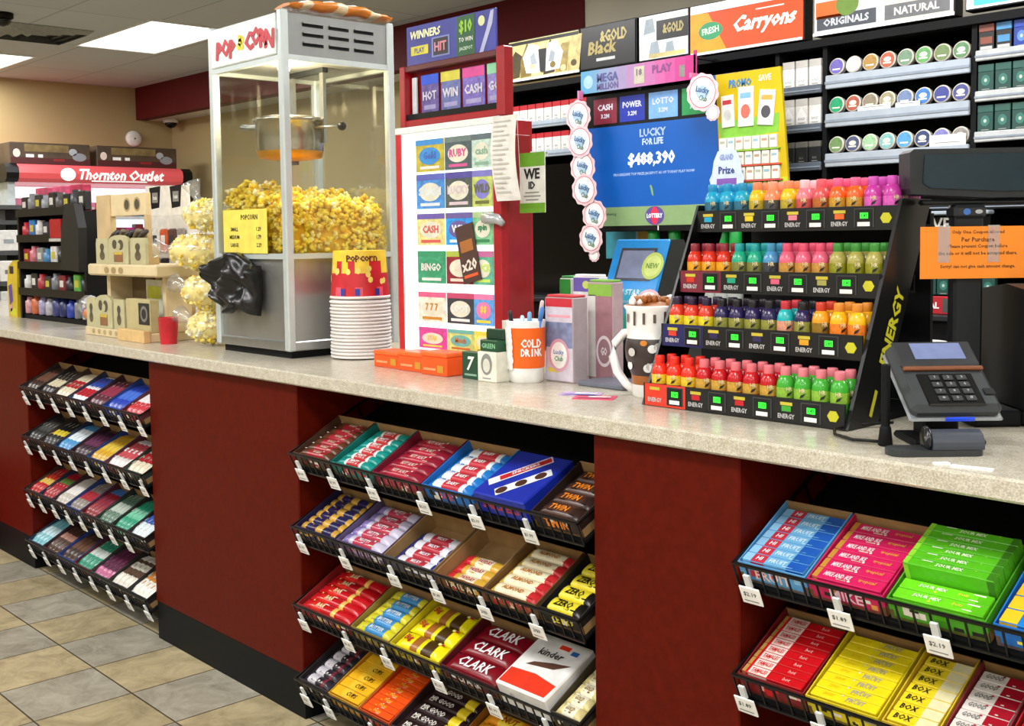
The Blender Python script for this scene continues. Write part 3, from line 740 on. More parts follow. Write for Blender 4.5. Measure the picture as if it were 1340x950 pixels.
MB().tube([(kx - .10, ky - .03, 1.655), (kx - .15, ky - .055, 1.657), (kx - .175, ky - .068, 1.66)], .009, STEEL, 8).build('kettle_handle', kettle_)
a = MB().tube([(kx + .10, ky + .03, 1.645), (kx + .17, ky + .07, 1.645)], .004, STEEL, 8)
a.blob((kx + .178, ky + .074, 1.645), .014, BLACK, 1, 2, 0)
a.build('kettle_crank', kettle_)
lm = MB(); lm.blob((.585, .175, 1.805), .020, mat('#ffd9a0', .4, emit=14, var=0), 1, 2, 0); lm.build('lamp_bulb', pm)
pl = bpy.data.lights.new('warm_bulb', 'POINT'); pl.energy = 7.0; pl.color = (1, .80, .48); pl.shadow_soft_size = .03
po = bpy.data.objects.new('warm_bulb', pl); COL.objects.link(po); po.parent = pm; po.location = pm.matrix_basis.inverted() @ Vector((.50, .24, 1.78))
# price card on the front pane
pc = MB().box(.275, .535, PY0 - .002, PY0 + .001, 1.262, 1.395, mat('#ecd95a', .5), .001)
fm = front(.405, PY0 - .002, 1.33)
pc.text(fm, 'POPCORN', .016, TXT, .12, .03, .0008, .03, .042)
for i, (a_, b_) in enumerate((('SMALL', '1.29'), ('MEDIUM', '1.79'), ('LARGE', '2.29'))):
    pc.text(fm, a_, .012, TXT, .08, .02, .0008, -.06, .006 - i * .024); pc.text(fm, b_, .013, TXT, .05, .03, .0008, .085, .006 - i * .024)
pc.build('price_card', pm)
# black scoop glove hung on the front
g = MB(); rnd = random.Random(5)
V = []; F = []; nx, nz = 26, 18
for k in range(nz + 1):
    for i in range(nx + 1):
        u = i / nx; w = k / nz
        wid = .30 * (1 - .25 * w) if w < .6 else .30 * (.85 - .5 * (w - .6))
        x = .250 + wid * (u - .5) + .10 + .045 * w
        V.append((x, PY0 - .038 - .012 * math.sin(u * 13 + w * 5) - .012 * math.sin(w * 11 + u * 6) - .006 * math.sin(u * 29 - w * 17), 1.246 - .15 * w - .02 * math.sin(u * 7 + 1)))
for k in range(nz):
    for i in range(nx): F.append((k * (nx + 1) + i, k * (nx + 1) + i + 1, (k + 1) * (nx + 1) + i + 1, (k + 1) * (nx + 1) + i))
n0 = len(V); V += [(v_[0], PY0 - .003, v_[2]) for v_ in V]
F += [tuple(n0 + j for j in f[::-1]) for f in F]
edge = [i for i in range(nx + 1)] + [(k + 1) * (nx + 1) + nx for k in range(nz)] + [nz * (nx + 1) + nx - 1 - i for i in range(nx)] + [(nz - 1 - k) * (nx + 1) for k in range(nz - 1)]
for i, e in enumerate(edge):
    e2 = edge[(i + 1) % len(edge)]; F.append((e2, e, n0 + e, n0 + e2))
g.add(V, F, mat('#0d0e11', .32, bump=.3, scale=25), None, True)
gl = g.build('plastic_bag'); tag(gl, 'crumpled black plastic bag hanging on the front of the popcorn machine', 'bag')
# snack bag lying on top
sb = MB(); rnd = random.Random(8)
BAGO = mat('#d9822a', .35); BAGC = mat('#e8d3ae', .4)
V = []; F = []; mm = []; n = 18
for k in range(n + 1):
    u = k / n; rx = .050 * (1 if .04 < u < .96 else .9); rz = .017 * math.sin(PI * min(max(u, .02), .98)) ** .5 + .001
    for i in range(10):
        a_ = 2 * PI * i / 10
        V.append((.60 + rx * math.cos(a_) + .004 * math.sin(u * 20), .165 + .36 * u, 1.969 + rz + rz * math.sin(a_) + .003 * math.sin(u * 27 + i)))
for k in range(n):
    for i in range(10): F.append((k * 10 + i, k * 10 + (i + 1) % 10, (k + 1) * 10 + (i + 1) % 10, (k + 1) * 10 + i)); mm.append(BAGO if (k // 2) % 3 != 1 else BAGC)
sb.add(V, F, mm, None, True); sb.add(V[:10], [tuple(range(10))[::-1]], BAGO); sb.add(V[-10:], [tuple(range(10))], BAGO)
tag(sb.build('snack_bag'), 'orange and tan snack bag lying flat on top of the popcorn machine', 'bag')
# --- bags of popcorn stacked beside the machine
def pop_bag(c, r, sc, label, seed, twist):
    t = thing('popcorn_bag', label, 'popcorn bag', (c[0], c[1], c[2] - r * sc[2]), 0, 'clear bags of popcorn beside the machine')
    rnd = random.Random(seed); f = MB()
    f.blob(c, r * .86, PB[0], seed, 3, .05, sc)
    for i in range(170):
        z = rnd.uniform(-1, 1); a_ = rnd.uniform(0, 2 * PI); q = math.sqrt(1 - z * z)
        kernel(f, (c[0] + r * .88 * sc[0] * q * math.cos(a_), c[1] + r * .88 * sc[1] * q * math.sin(a_), c[2] + r * .86 * sc[2] * z), .011, 1, rnd, PB)
    o = f.build('popcorn', t); o['kind'] = 'stuff'
    s = MB(); s.blob(c, r, PLASTIC, seed + 1, 3, .06, sc)
    tw = Vector(twist); p0 = Vector(c) + Vector((tw.x * r * sc[0], tw.y * r * sc[1], tw.z * r * sc[2])) * .9
    s.tube([p0, p0 + tw * .02, p0 + tw * .045, p0 + tw * .08], [.035, .012, .02, .034], PLASTIC, 9)
    s.build('plastic_wrap', t)
pop_bag((.045, .20, 1.016), .078, (1.05, 1, .72), 'clear popcorn bag resting on the worktop, lowest of the stack', 1, (-.85, -.3, .3))
pop_bag((.035, .20, 1.134), .088, (1.05, 1, .68), 'clear popcorn bag second from the bottom of the stack', 2, (-.9, -.3, .2))
pop_bag((-.010, .20, 1.266), .103, (1.05, 1, .64), 'widest clear popcorn bag, third up the stack', 3, (-.5, -.7, .1))
pop_bag((.035, .205, 1.386), .080, (1.05, 1, .66), 'topmost clear popcorn bag of the stack', 4, (-.3, -.2, .85))
pop_bag((-.104, .308, 1.048), .066, (1, 1, 1.2), 'crumpled clear popcorn bag standing behind the red cup', 5, (.1, -.5, .8))
# red cup
c = thing('paper_cup', 'red cup standing between the wooden display and the popcorn bags', 'cup', (-.118, .130, WT))
MB().lathe([(.027, 0), (.034, .088), (.036, .090), (.033, .090), (.031, .086), (.026, .006), (.0, .006)], mat('#c81f2e', .4), 24, None, True, False).build('cup_body', c, True)
# --- stack of popcorn tubs
CT = thing('popcorn_tub', 'upturned red and yellow popcorn tub crowning the stack of white tubs', 'tub', (.743, .316, 1.134), 0, 'stacked popcorn tubs')
CUPR = mat('#c8202c', .45); CUPY = mat('#f0cf3c', .45); CUPW = mat('#e9e4e2', .5, var=.03); CUPB = mat('#2a3c9c', .45)
b = MB(); n = 24; V = []; F = []; mm = []
for k, (r_, z) in enumerate(((.086, .0), (.084, .03), (.081, .07), (.0785, .105), (.0765, .135))):
    for i in range(n): V.append((r_ * math.cos(2 * PI * i / n), r_ * math.sin(2 * PI * i / n), z))
for k in range(4):
    for i in range(n):
        F.append((k * n + i, k * n + (i + 1) % n, (k + 1) * n + (i + 1) % n, (k + 1) * n + i))
        mm.append((CUPR if i % 3 else mat('#e9546a', .45)) if k < 1 else (CUPR if (k == 1 or (k == 2 and (i * 7) % 5 < 2)) else CUPY))
b.add(V, F, mm, None, True); b.add(V[-n:], [tuple(range(n))], CUPY)
b.build('tub_wall', CT, True)
MB().lathe([(.0875, -.004), (.0895, 0), (.0875, .004)], CUPW, n).build('rim', CT, True)
pk = MB(); rnd = random.Random(2)
for i in range(26):
    a_ = rnd.uniform(0, 2 * PI); z = rnd.uniform(.045, .085); r_ = .0845 - z * .065
    fmm = face_m((r_ * math.cos(a_) * 1.012, r_ * math.sin(a_) * 1.012, z), (-math.sin(a_), math.cos(a_), 0), (0, 0, 1))
    pk.disc(fmm, .008, .009, mat('#f4df72', .5), .001, 0, 0, 8)
for i, ch in enumerate('Popcorn'):
    a_ = math.radians(-58 + i * 9.5); r_ = .0792
    pk.text(face_m((r_ * math.cos(a_), r_ * math.sin(a_), .112), (-math.sin(a_), math.cos(a_), 0), (0, 0, 1)), ch, .016 if ch not in 'Pp' else .020, mat('#5a1a2a', .5), None, .03, .0012)
for da in (-70, -40, 0): 
    a_ = math.radians(da); pk.rect(face_m((.0850 * math.cos(a_), .0850 * math.sin(a_), .016), (-math.sin(a_), math.cos(a_), 0), (0, 0, 1)), .014, .02, CUPB, .0012)
pk.build('printed_picture', CT, True)
NT = 17; pitch = (1.128 - .959) / NT
for i in range(NT):
    z = WT + .003 + i * pitch
    t = MB().lathe([(.0835, 0), (.0885, .0005), (.0895, .0035), (.0885, .0065), (.084, .0068), (.0838, pitch)], CUPW, 28, None, True)
    o = t.build('popcorn_tub', None, True); o.location = (.743 + random.uniform(-.001, .001), .316 + random.uniform(-.001, .001), z)
    tag(o, 'upturned white popcorn tub, %s from the bottom of the nested stack' % (NTH + ['fourteenth', 'fifteenth', 'sixteenth', 'seventeenth'])[i], 'tub', 'stacked popcorn tubs')
# --- scratch ticket dispenser
LX0, LX1, LY0, LY1 = .955, 1.385, .30, .41
td = thing('ticket_dispenser', 'red scratch ticket dispenser with lit white window beside the popcorn tubs', 'ticket dispenser', ((LX0 + LX1) / 2, .36, WT))
LR = mat('#a30f1c', .35); LW = mat('#f2fbf8', .5, emit=.75, var=0)
b = MB().box(LX0, LX1, LY0 + .004, LY1, WT, 1.60, LR, .004)
b.box(LX0, LX0 + .022, LY0 - .004, LY0 + .01, WT, 1.592, mat('#c4202a', .35), .002); b.box(LX1 - .03, LX1, LY0 - .004, LY0 + .01, WT, 1.592, LR, .002)
b.box(LX0, LX1, LY0 - .006, LY0 + .012, 1.586, 1.604, mat('#e8f0ee', .4), .002)
b.build('cabinet', td)
lp = MB().box(LX0 + .022, LX1 - .03, LY0 + .0, LY0 + .005, WT + .01, 1.588, LW).build('light_panel', td)
MB().box(LX0 - .035, LX0, LY1 - .06, LY1 - .01, WT, 1.20, BLACKM).build('aisle_shade_plate', td)  # added black plate, stands in for the dark aisle beside the dispenser
MB().box(LX1 - .01, LX1 + .0015, LY1 - .09, LY1 - .012, 1.0, 1.56, mat('#8c0d18', .3), .001).build('side_door', td)
TK = [[('#b8a83a', '#3a8ad0', 'Gold', '#e8e4d8'), ('#4a5a5e', '#6a7a78', 'RUBY', '#d85a9a'), ('#b8d0c4', '#5a6a70', 'cash', '#8ab09a')],
      [('#4a8ad0', '#5a62b4', 'SPLASH', '#dfe8ee'), ('#4f5553', '#544a9a', 'LUCKY', '#d8c4cc'), ('#b8c46a', '#7a76c0', 'WILD', '#6a6e3a')],
      [('#e0d08a', '#6a5aa8', 'CASH', '#d8605a'), ('#2f94e0', '#6a5a98', 'WIN', '#e8f0f4'), ('#7ab88a', '#a8c08a', 'spin', '#3a8a5a')],
      [('#3f9a72', '#3a9468', 'BINGO', '#e8e4e0'), ('#8a2430', '#a8b84a', 'x20', '#e8d8c8'), ('#5aa88c', '#c06a9a', 'LUCK', '#c8e86a')],
      [('#e6dccb', '#d8608a', '7 7 7', '#c88a2a'), ('#3a3a42', '#c0486a', 'LOOT', '#eef0f0'), ('#5a9ad8', '#e07aa8', '$$', '#f0d84a')],
      [('#d8489a', '#c84a94', 'STAR', '#f0d85a'), ('#c8d07a', '#6ab0a8', 'Match', '#c8703a'), ('#f0dc6a', '#e8d04a', 'Fun', '#8a8a4a')]]
cx = [1.104, 1.222, 1.315]; cw = [.118, .108, .076]; rz = [1.565, 1.473, 1.368, 1.268, 1.158, 1.062]; rh = [.085, .092, .084, .086, .080, .056]
for r_, row in enumerate(TK):
    for c_, (bg, hd, s, tc) in enumerate(row):
        k = MB().box(cx[c_] - cw[c_] / 2, cx[c_] + cw[c_] / 2, LY0 - .0035, LY0 - .001, rz[r_] - rh[r_], rz[r_], mat(bg, .4, emit=.12, var=.25, scale=70))
        fm = front(cx[c_], LY0 - .0035, rz[r_] - rh[r_] / 2)
        k.rect(fm, cw[c_], rh[r_] * .17, mat(hd, .4, emit=.1), .0006, 0, rh[r_] * .41)
        k.disc(fm, cw[c_] * .38, rh[r_] * .27, mat('#d9d7c4' if (r_ + c_) % 3 else hd, .4, emit=.1), .0008, 0, -rh[r_] * .02)
        k.text(fm, s, rh[r_] * .24, mat(tc if tc != '#e8e4d8' else '#4a6ac0', .4), cw[c_] * .8, .04, .0012)
        k.rect(fm, cw[c_] * .7, rh[r_] * .09, mat(tc, .4), .0008, 0, -rh[r_] * .38)
        k.build('ticket', lp)
# slanted brown flyer and clip on the window
fl = MB(); fmm = face_m((1.262, LY0 - .008, 1.262), (.97, 0, .22), (-.22, 0, .97))
fl.box(-.035, .035, -.075, .075, -.002, .001, mat('#4a2f28', .5), 0, fmm)
fl.rect(fmm, .05, .03, mat('#a8672a', .5), .0014, 0, .02); fl.text(fmm, 'x20', .03, mat('#e8dcd0', .5), .06, .04, .0018, 0, -.03)
fl.rect(fmm, .055, .008, mat('#e0582a', .5), .0014, 0, -.058)
tag(fl.build('ticket_flyer'), 'dark brown slanted flyer stuck across the lit ticket window', 'flyer')
cl = MB(); cl.tube([(1.335, LY0 - .012, 1.352), (1.385, LY0 - .016, 1.348), (1.40, LY0 - .010, 1.335)], [.016, .013, .008], mat('#b8bcc0', .25, .3), 8)
cl.build('catch', td)
# upper drawer of tickets
up = thing('ticket_tray', 'small red framed ticket tray with four purple tickets above the lit dispenser', 'ticket tray', (1.2, .36, 1.604))
b = MB()
b.box(.978, 1.000, .296, .335, 1.604, 1.768, LR, .002); b.box(1.372, 1.402, .296, .330, 1.604, 1.775, LR, .003)
b.box(1.0, 1.372, .298, .335, 1.604, 1.622, LR, .002); b.box(1.0, 1.372, .298, .335, 1.752, 1.768, mat('#5a1a1e', .5), .002)
b.build('frame', up)
MB().box(1.0, 1.372, .328, .335, 1.622, 1.752, mat('#8a1424', .5)).build('back_panel', up)
MB().box(1.0, 1.372, .302, .318, 1.622, 1.638, BLACKM).build('ledge', up)
MB().box(1.006, 1.026, .318, .322, 1.632, 1.738, mat('#dfe3ea', .4)).build('divider', up)
for i, (x, w_, hd, bg) in enumerate(((1.078, .072, '#2f5ae0', '#6a5aa0'), (1.165, .078, '#d8d04a', '#6a74b0'), (1.258, .086, '#d8489a', '#7a6ac0'), (1.34, .056, '#8ad0a8', '#8a80c8'))):
    k = MB().box(x - w_ / 2, x + w_ / 2, .322, .326, 1.636, 1.742 , mat(bg, .35, var=.3, scale=90), .001)
    fm = front(x, .322, 1.69)
    k.rect(fm, w_, .026, mat(hd, .4), .0006, 0, .038)
    k.text(fm, ('HOT', 'WIN', 'CASH', 'GO')[i], .024, mat('#d8d4e4', .4), w_ * .8, .04, .001, 0, -.005)
    k.rect(fm, w_ * .7, .012, mat('#a8a0d0', .4), .0006, 0, -.036)
    k.build('ticket', up)
# banner on top
bn = thing('lottery_banner', 'blue and purple lottery banner standing on the red ticket tray', 'banner', (1.165, .32, 1.768))
b = MB().box(.985, 1.35, .318, .325, 1.768, 1.876, mat('#3a3f9c', .4, var=.25, scale=9), .001); b.build('board', bn)
p = MB(); fm = front(1.1675, .318, 1.821)
p.text(fm, 'WINNERS', .022, mat('#eef0c8', .4), .13, .05, .001, -.10, .030, .15)
p.rect(fm, .075, .024, mat('#d8d03a', .4), .0006, -.125, -.012); p.text(fm, 'PLAY', .014, mat('#3a3f9c', .4), .06, .03, .001, -.125, -.012)
p.rect(fm, .075, .052, mat('#7a8ac8', .4), .0006, -.035, -.012); p.rect(fm, .062, .044, mat('#2a2028', .4), .0009, -.035, -.012); p.text(fm, 'HIT', .024, mat('#d88a9a', .4), .05, .05, .0014, -.035, -.012)
p.rect(fm, .072, .105, mat('#1f5a34', .4), .0006, .068, .0); p.text(fm, '$10', .036, mat('#9ad02a', .4), .05, .06, .001, .068, .024); p.text(fm, 'TO WIN', .012, mat('#e8f0e8', .4), .055, .03, .001, .068, -.008); p.text(fm, 'JACKPOT', .012, mat('#c8e0c8', .4), .06, .03, .001, .068, -.032)
p.disc(fm, .013, .013, mat('#d8e0a8', .4), .0006, .13, .03); p.tube([(0, 0, 0), (0, 0, .0005)], .001, WHITE, 4, fm)
p.poly(fm, [(.12, -.05), (.135, -.05), (.172, .02), (.178, .052), (.165, .05), (.15, .01)], mat('#b8bce0', .4), .0006)
p.build('print', bn)
# long receipt and the ID card
rc = MB(); V = []; n = 12
for k in range(n + 1):
    u = k / n; dx = .012 * u ** 2; dy = -.010 * math.sin(u * PI)
    for w_ in (0, 1): V.append((1.372 + w_ * .092 + dx, .285 + dy - .004 * w_, 1.60 - .208 * u))
F = [(2 * k, 2 * k + 1, 2 * k + 3, 2 * k + 2) for k in range(n)]
n0 = len(V); V += [(v_[0], v_[1] + .0012, v_[2]) for v_ in V]; F += [tuple(n0 + i for i in f[::-1]) for f in F]
F += [(0, 2 * n, n0 + 2 * n, n0)[::-1], (1, 2 * n + 1, n0 + 2 * n + 1, n0 + 1)]
rc.add(V, F, mat('#e4e2dd', .7), None, True)
tp = mat('#bdbab4', .7)
for k in range(16): rc.add([(1.38 + .012 * (k / 18) ** 2, .2835 - .010 * math.sin((k + 1) / 18 * PI), 1.588 - k * .0115), (1.445 - (k % 3) * .012, .2795 - .010 * math.sin((k + 1) / 18 * PI), 1.588 - k * .0115), (1.445 - (k % 3) * .012, .2795 - .010 * math.sin((k + 1) / 18 * PI), 1.584 - k * .0115), (1.38 + .012 * (k / 18) ** 2, .2835 - .010 * math.sin((k + 1) / 18 * PI), 1.584 - k * .0115)], [(0, 1, 2, 3)], tp)
tag(rc.build('paper_notice'), 'curling white paper notice hanging from the corner of the ticket dispenser', 'notice')
ic = thing('age_notice', 'green and white card about ID hanging beside the red ticket dispenser', 'notice', (1.4555, .34, 1.364))
b = MB().box(1.410, 1.501, .338, .341, 1.362, 1.510, mat('#e4e4dd', .5), .001); b.build('card', ic)
p = MB(); fm = front(1.4555, .338, 1.436)
p.rect(fm, .091, .034, mat('#6aa426', .5), .0006, 0, .057); p.rect(fm, .091, .024, mat('#6aa426', .5), .0006, 0, -.062)
p.text(fm, 'WE', .026, TXT, .07, .05, .001, 0, .022); p.text(fm, 'ID', .018, TXT, .03, .05, .001, 0, -.006)
for i in range(3): p.rect(fm, (.05, .06, .045)[i], .003, mat('#8a8a86', .5), .0006, 0, -.024 - i * .009)
p.build('print', ic)
MB().box(1.450, 1.461, .338, .385, 1.508, 1.513, mat('#d8d8d8', .3)).build('hanger', ic); MB().box(1.3875, 1.461, .382, .388, 1.504, 1.514, mat('#d8d8d8', .3)).build('hanger', ic)
# green strip hanging at the back of the popcorn machine
gs = thing('hanging_tag_strip', 'bright green tag strip hanging between the popcorn machine and the dispenser', 'tag strip', (.90, .40, 1.24))
b = MB()
for i, c_ in enumerate(('#5aa81e', '#3aa0c0', '#5aa81e', '#e8e4dc', '#d83a6a', '#5aa81e', '#5aa81e', '#c8c83a')):
    z = 1.55 - i * .038; b.box(.885, .925, .385, .388, z - .036, z, mat(c_, .4), .001)
b.box(.903, .907, .388, .391, 1.24, 1.605, mat('#8a8a8a', .5)); b.box(.903, .953, .388, .394, 1.594, 1.600, mat('#8a8a8a', .5))
b.build('tag_strip', gs)
# --- orange boxes
OB = mat('#ff5a1c', .35, var=.05)
for i, (x0, x1, y0, y1, z0, z1, lab) in enumerate(((.965, 1.078, .20, .27, WT, 1.0, 'bright orange box beside the popcorn tubs, first of three in a row'),
                                      (1.085, 1.195, .192, .26, WT, 1.006, 'bright orange box in the middle of the three before the ticket dispenser'),
                                      (1.200, 1.305, .178, .25, WT, 1.014, 'bright orange box touching the dark green pack, last of three'))):
    t = thing('orange_box', lab, 'box', ((x0 + x1) / 2, (y0 + y1) / 2, z0))
    MB().box(x0, x1, y0, y1, z0, z1 - .012, OB, .003).build('box_body', t)
    MB().box(x0 - .001, x1 + .001, y0 - .001, y1 + .001, z1 - .012, z1, mat('#ff6a2a', .35), .003).build('lid', t)
    p = MB(); p.rect(front(x1 - .022, y0 - .001, z0 + .018), .024, .018, mat('#c8902a', .4), .0008); p.rect(front(x0 + .04, y0 - .001, z0 + .016), .05, .006, mat('#f8a06a', .4), .0008); p.build('label', t)
# --- small packs
gp = thing('tobacco_pack', 'dark green pack with a white swirl beside the orange boxes', 'pack', (1.379, .20, WT))
MB().box(1.345, 1.413, .195, .222, WT, 1.022, mat('#1d4a32', .4), .002).build('pack_body', gp)
p = MB(); fm = front(1.379, .195, .99); p.text(fm, '7', .034, WHITE, .03, .05, .0008, 0, .004, .2); p.rect(fm, .045, .005, mat('#8ab09a', .5), .0008, 0, -.024); p.build('print', gp)
wp = thing('leaflet_holder', 'white and dark green leaflet holder beside the dark green pack', 'leaflet holder', (1.45, .205, WT))
MB().box(1.416, 1.484, .185, .230, WT, 1.028, mat('#e6e4d6', .45), .002).build('pack_body', wp)
MB().box(1.418, 1.482, .192, .226, 1.028, 1.056, mat('#164a2c', .4), .002).build('front_card', wp)
MB().box(1.418, 1.482, .212, .224, 1.056, 1.082, mat('#1a3c2a', .4), .002).build('rear_card', wp)
p = MB(); fm = front(1.45, .185, .992); p.disc(fm, .02, .026, mat('#8a8c86', .5), .0006, 0, .006); p.disc(fm, .013, .017, mat('#d8d8cc', .5), .001, 0, .003)
p.rect(fm, .03, .003, mat('#9a9a92', .5), .0006, 0, -.028); p.text(front(1.45, .192, 1.042), 'GREEN', .012, mat('#8ac89a', .5), .05, .03, .0008); p.build('print', wp)
bk = MB().box(1.44, 1.49, .245, .262, WT, 1.10, mat('#d8cfc4', .5), .001); bk.rect(front(1.465, .245, 1.03), .05, .03, mat('#e87a3a', .5), .0006)
tag(bk.build('card_pack'), 'thin pale pack with orange band behind the green and white leaflet holder', 'pack')
# --- orange mug with pens
mg = thing('mug', 'big white mug with an orange band, holding pens', 'mug', (1.512, .258, WT))
MUG = mat('#efefec', .3)
MB().lathe([(.037, 0), (.041, .004), (.0425, .03), (.0465, .128), (.048, .146), (.047, .149), (.044, .147), (.040, .02), (.0, .018)], MUG, 36, None, True, False).build('mug_body', mg, True)
bd = MB(); n = 40; V = []; F = []
for k, z in enumerate((.036, .132)):
    r_ = .0430 + (z - .03) / .088 * .0040 + .0008
    for i in range(n + 1): V.append((r_ * math.cos(2 * PI * i / n), r_ * math.sin(2 * PI * i / n), z))
for i in range(n): F.append((i, i + 1, n + 2 + i, n + 1 + i))
bd.add(V, F, mat('#f2660f', .4, var=.03), None, True); bd.build('orange_band', mg, True)
lg = MB()
def onmug(a_, z): 
    a_ = math.radians(a_); r_ = .0438 + (z - .03) / .088 * .0040 + .001
    return face_m((r_ * math.cos(a_), r_ * math.sin(a_), z), (-math.sin(a_), math.cos(a_), 0), (0, 0, 1))
for i, ch in enumerate('COLD'): lg.text(onmug(-50 + i * 15, .096), ch, .020, WHITE, .013, .08, .001)
for i, ch in enumerate('DRINK'): lg.text(onmug(-52 + i * 13, .074), ch, .018, WHITE, .011, .08, .001)
lg.build('lettering', mg, True)
sp = MB(); rnd = random.Random(4)
for a_ in range(-128, -86, 7): 
    for z in (.04, .055, .07, .085, .10, .114, .126):
        k = (a_ // 7 * 3 + int(z * 200)) % 3
        sp.disc(onmug(a_ + rnd.uniform(-3, 3), z), .0055, .0095, (BLACK, WHITE, WHITE)[k], .0006 + .0003 * k, 0, 0, 10)
sp.build('spots', mg, True)
for i, (dx, dy, tx, ty, c_, L) in enumerate(((-.03, -.01, -.12, -.05, '#15171c', .15), (-.012, .02, -.06, .1, '#7ab4e0', .145), (.0, -.02, .08, -.05, '#cfe0f0', .14), (.022, .0, .24, .02, '#4a86d8', .165), (.012, .018, .1, .1, '#d8c8c4', .175))):
    d = Vector((tx, ty, 1)).normalized(); p0 = Vector((1.512 + dx * .75, .258 + dy * .75, WT + .022)) 
    t = thing('pen', ('black pen leaning in the orange banded mug', 'pale blue pen at the back of the orange banded mug', 'whitish pen in the middle of the orange banded mug', 'bright blue pen leaning over the edge of the orange banded mug', 'tall pinkish stirrer standing in the orange banded mug')[i], 'pen', p0)
    MB().tube([p0, p0 + d * L * .8], .0045, mat(c_, .35), 8).build('barrel', t)
    MB().tube([p0 + d * L * .8, p0 + d * L * .97, p0 + d * L], [.0055, .0052, .003], mat(c_, .3), 8).build('cap', t)
# --- boxes of leaflets behind the mug
def leaflet_box(x0, x1, y0, y1, z1, lab, face, topc, side, deco):
    t = thing('leaflet_box', lab, 'box', ((x0 + x1) / 2, (y0 + y1) / 2, WT))
    MB().box(x0, x1, y0, y1, WT, z1, mat(side, .45), .002).build('box_body', t)
    p = MB(); fm = front((x0 + x1) / 2, y0, (WT + z1) / 2); W = x1 - x0; H = z1 - WT
    p.rect(fm, W * .96, H * .96, mat(face, .4, var=.12, scale=40), .0006)
    deco(p, fm, W, H); p.build('print', t)
    MB().box(x0 + .003, x1 - .003, y0 + .003, y1 - .003, z1 - .001, z1 + .006, mat(topc, .45), .002).build('lid', t)
def d1(p, fm, W, H):
    p.rect(fm, W * .94, H * .1, mat('#c42a3a', .4), .0009, 0, H * .44); p.rect(fm, W * .8, H * .03, mat('#e8a0b0', .4), .0009, 0, H * .28)
    p.rect(fm, W * .94, H * .30, mat('#7a84a8', .4, var=.3, scale=50), .0009, 0, H * .06); p.disc(fm, .034, .040, mat('#d8a0b4', .4), .0012, 0, -H * .18); p.disc(fm, .027, .032, WHITE, .0015, 0, -H * .18)
    p.text(fm, 'Lucky', .014, mat('#4a7ac0', .4), .04, .03, .002, 0, -H * .15); p.text(fm, 'Club', .012, mat('#3a8a5a', .4), .03, .03, .002, 0, -H * .22); p.rect(fm, W * .4, H * .05, mat('#e0c84a', .4), .0009, -W * .2, -H * .36)
def d2(p, fm, W, H):
    p.rect(fm, W * .94, H * .12, mat('#8abc4a', .4), .0009, 0, H * .42); p.rect(fm, W * .30, H * .84, mat('#d6d6d2', .4), .0009, -W * .33, -H * .05)
    p.disc(fm, .026, .038, mat('#e8dce0', .4), .0012, W * .16, -H * .2); p.disc(fm, .02, .030, mat('#a07a84', .4), .0015, W * .16, -H * .2); p.text(fm, 'GO', .02, WHITE, .02, .03, .002, W * .16, -H * .2)
def d3(p, fm, W, H):
    p.rect(fm, W * .94, H * .14, mat('#6a5ab0', .4), .0009, 0, H * .42); p.disc(fm, .012, .010, mat('#c8d86a', .4), .0012, 0, H * .42)
def d4(p, fm, W, H): p.rect(fm, W * .94, H * .18, mat('#2a8a3a', .4), .0009, 0, H * .4)
leaflet_box(1.535, 1.630, .300, .350, 1.158, 'tall leaflet box with a red top and round white badge beside the mug', '#cfc6d4', '#c0303a', '#a89aa0', d1)
leaflet_box(1.590, 1.672, .392, .43, 1.192, 'pinkish brown leaflet box with a green top behind the red topped box', '#a87a84', '#7ab04a', '#b8a0a6', d2)
leaflet_box(1.498, 1.590, .435, .466, 1.202, 'white box with a purple band peeking out above the red topped box', '#e8e6ea', '#e8e6ea', '#dedce0', d3)
leaflet_box(1.446, 1.487, .44, .50, 1.197, 'thin green topped box peeking out behind the mug', '#e6e6de', '#2a8a3a', '#dcdcd4', d4)
leaflet_box(1.594, 1.635, .435, .466, 1.182, 'plain white box at the rear between the purple band box and the kiosk', '#f0f0f2', '#f0f0f2', '#e2e2e6', lambda *a: None)
tr = MB().box(1.655, 1.80, .285, .39, WT, WT + .012, mat('#6a6e7c', .35), .003); tag(tr.build('change_tray'), 'flat blue grey tray lying behind the white mug shaped jar', 'tray')
for i, (x, y, c_, lab) in enumerate(((1.765, .185, '#b79ac8', 'lilac card lying flat on the worktop before the grey tray'), (1.825, .165, '#e0406a', 'pink and red card lying flat on the worktop beside the mug shaped jar'))):
    k = MB(); M = flat(x, y, WT, .55); k.box(-.045, .045, -.028, .028, 0, .0015, mat(c_, .4, var=.3, scale=60), 0, M); k.rect(M, .05, .014, WHITE, .0022, .01, .005); k.rect(M, .07, .008, mat('#4a5ab8' if i == 0 else '#8a2a5a', .4), .0022, 0, -.015)
    tag(k.build('loyalty_card'), lab, 'card')
# --- blue kiosk behind the jar
ks = thing('coin_kiosk', 'small bright blue and teal kiosk with a grey screen behind the mug shaped jar', 'kiosk', (1.61, .52, WT))
kb = MB()
prof = [(.47, WT), (.70, WT), (.70, 1.20), (.63, 1.292), (.585, 1.292), (.49, 1.06)]
kb.prism(prof, 'x', 1.515, 1.695, mat('#22272a', .4)); kb.build('housing', ks)
f0 = Vector((1.605, .49, 1.06)); f1 = Vector((1.605, .585, 1.292)); upv = (f1 - f0).normalized(); L = (f1 - f0).length
fm = face_m((f0 + f1) / 2 + Vector((0, -.001, 0)), (1, 0, 0), upv)
p = MB().box(-.088, .088, -L / 2, L / 2, -.004, .006, mat('#1796e8', .35, var=.05), .004, fm)
p.rect(fm, .165, .09, mat('#2fb0d0', .35), .0064, 0, -.055); p.rect(fm, .165, .045, mat('#2cb8a0', .35), .0068, 0, -.098)
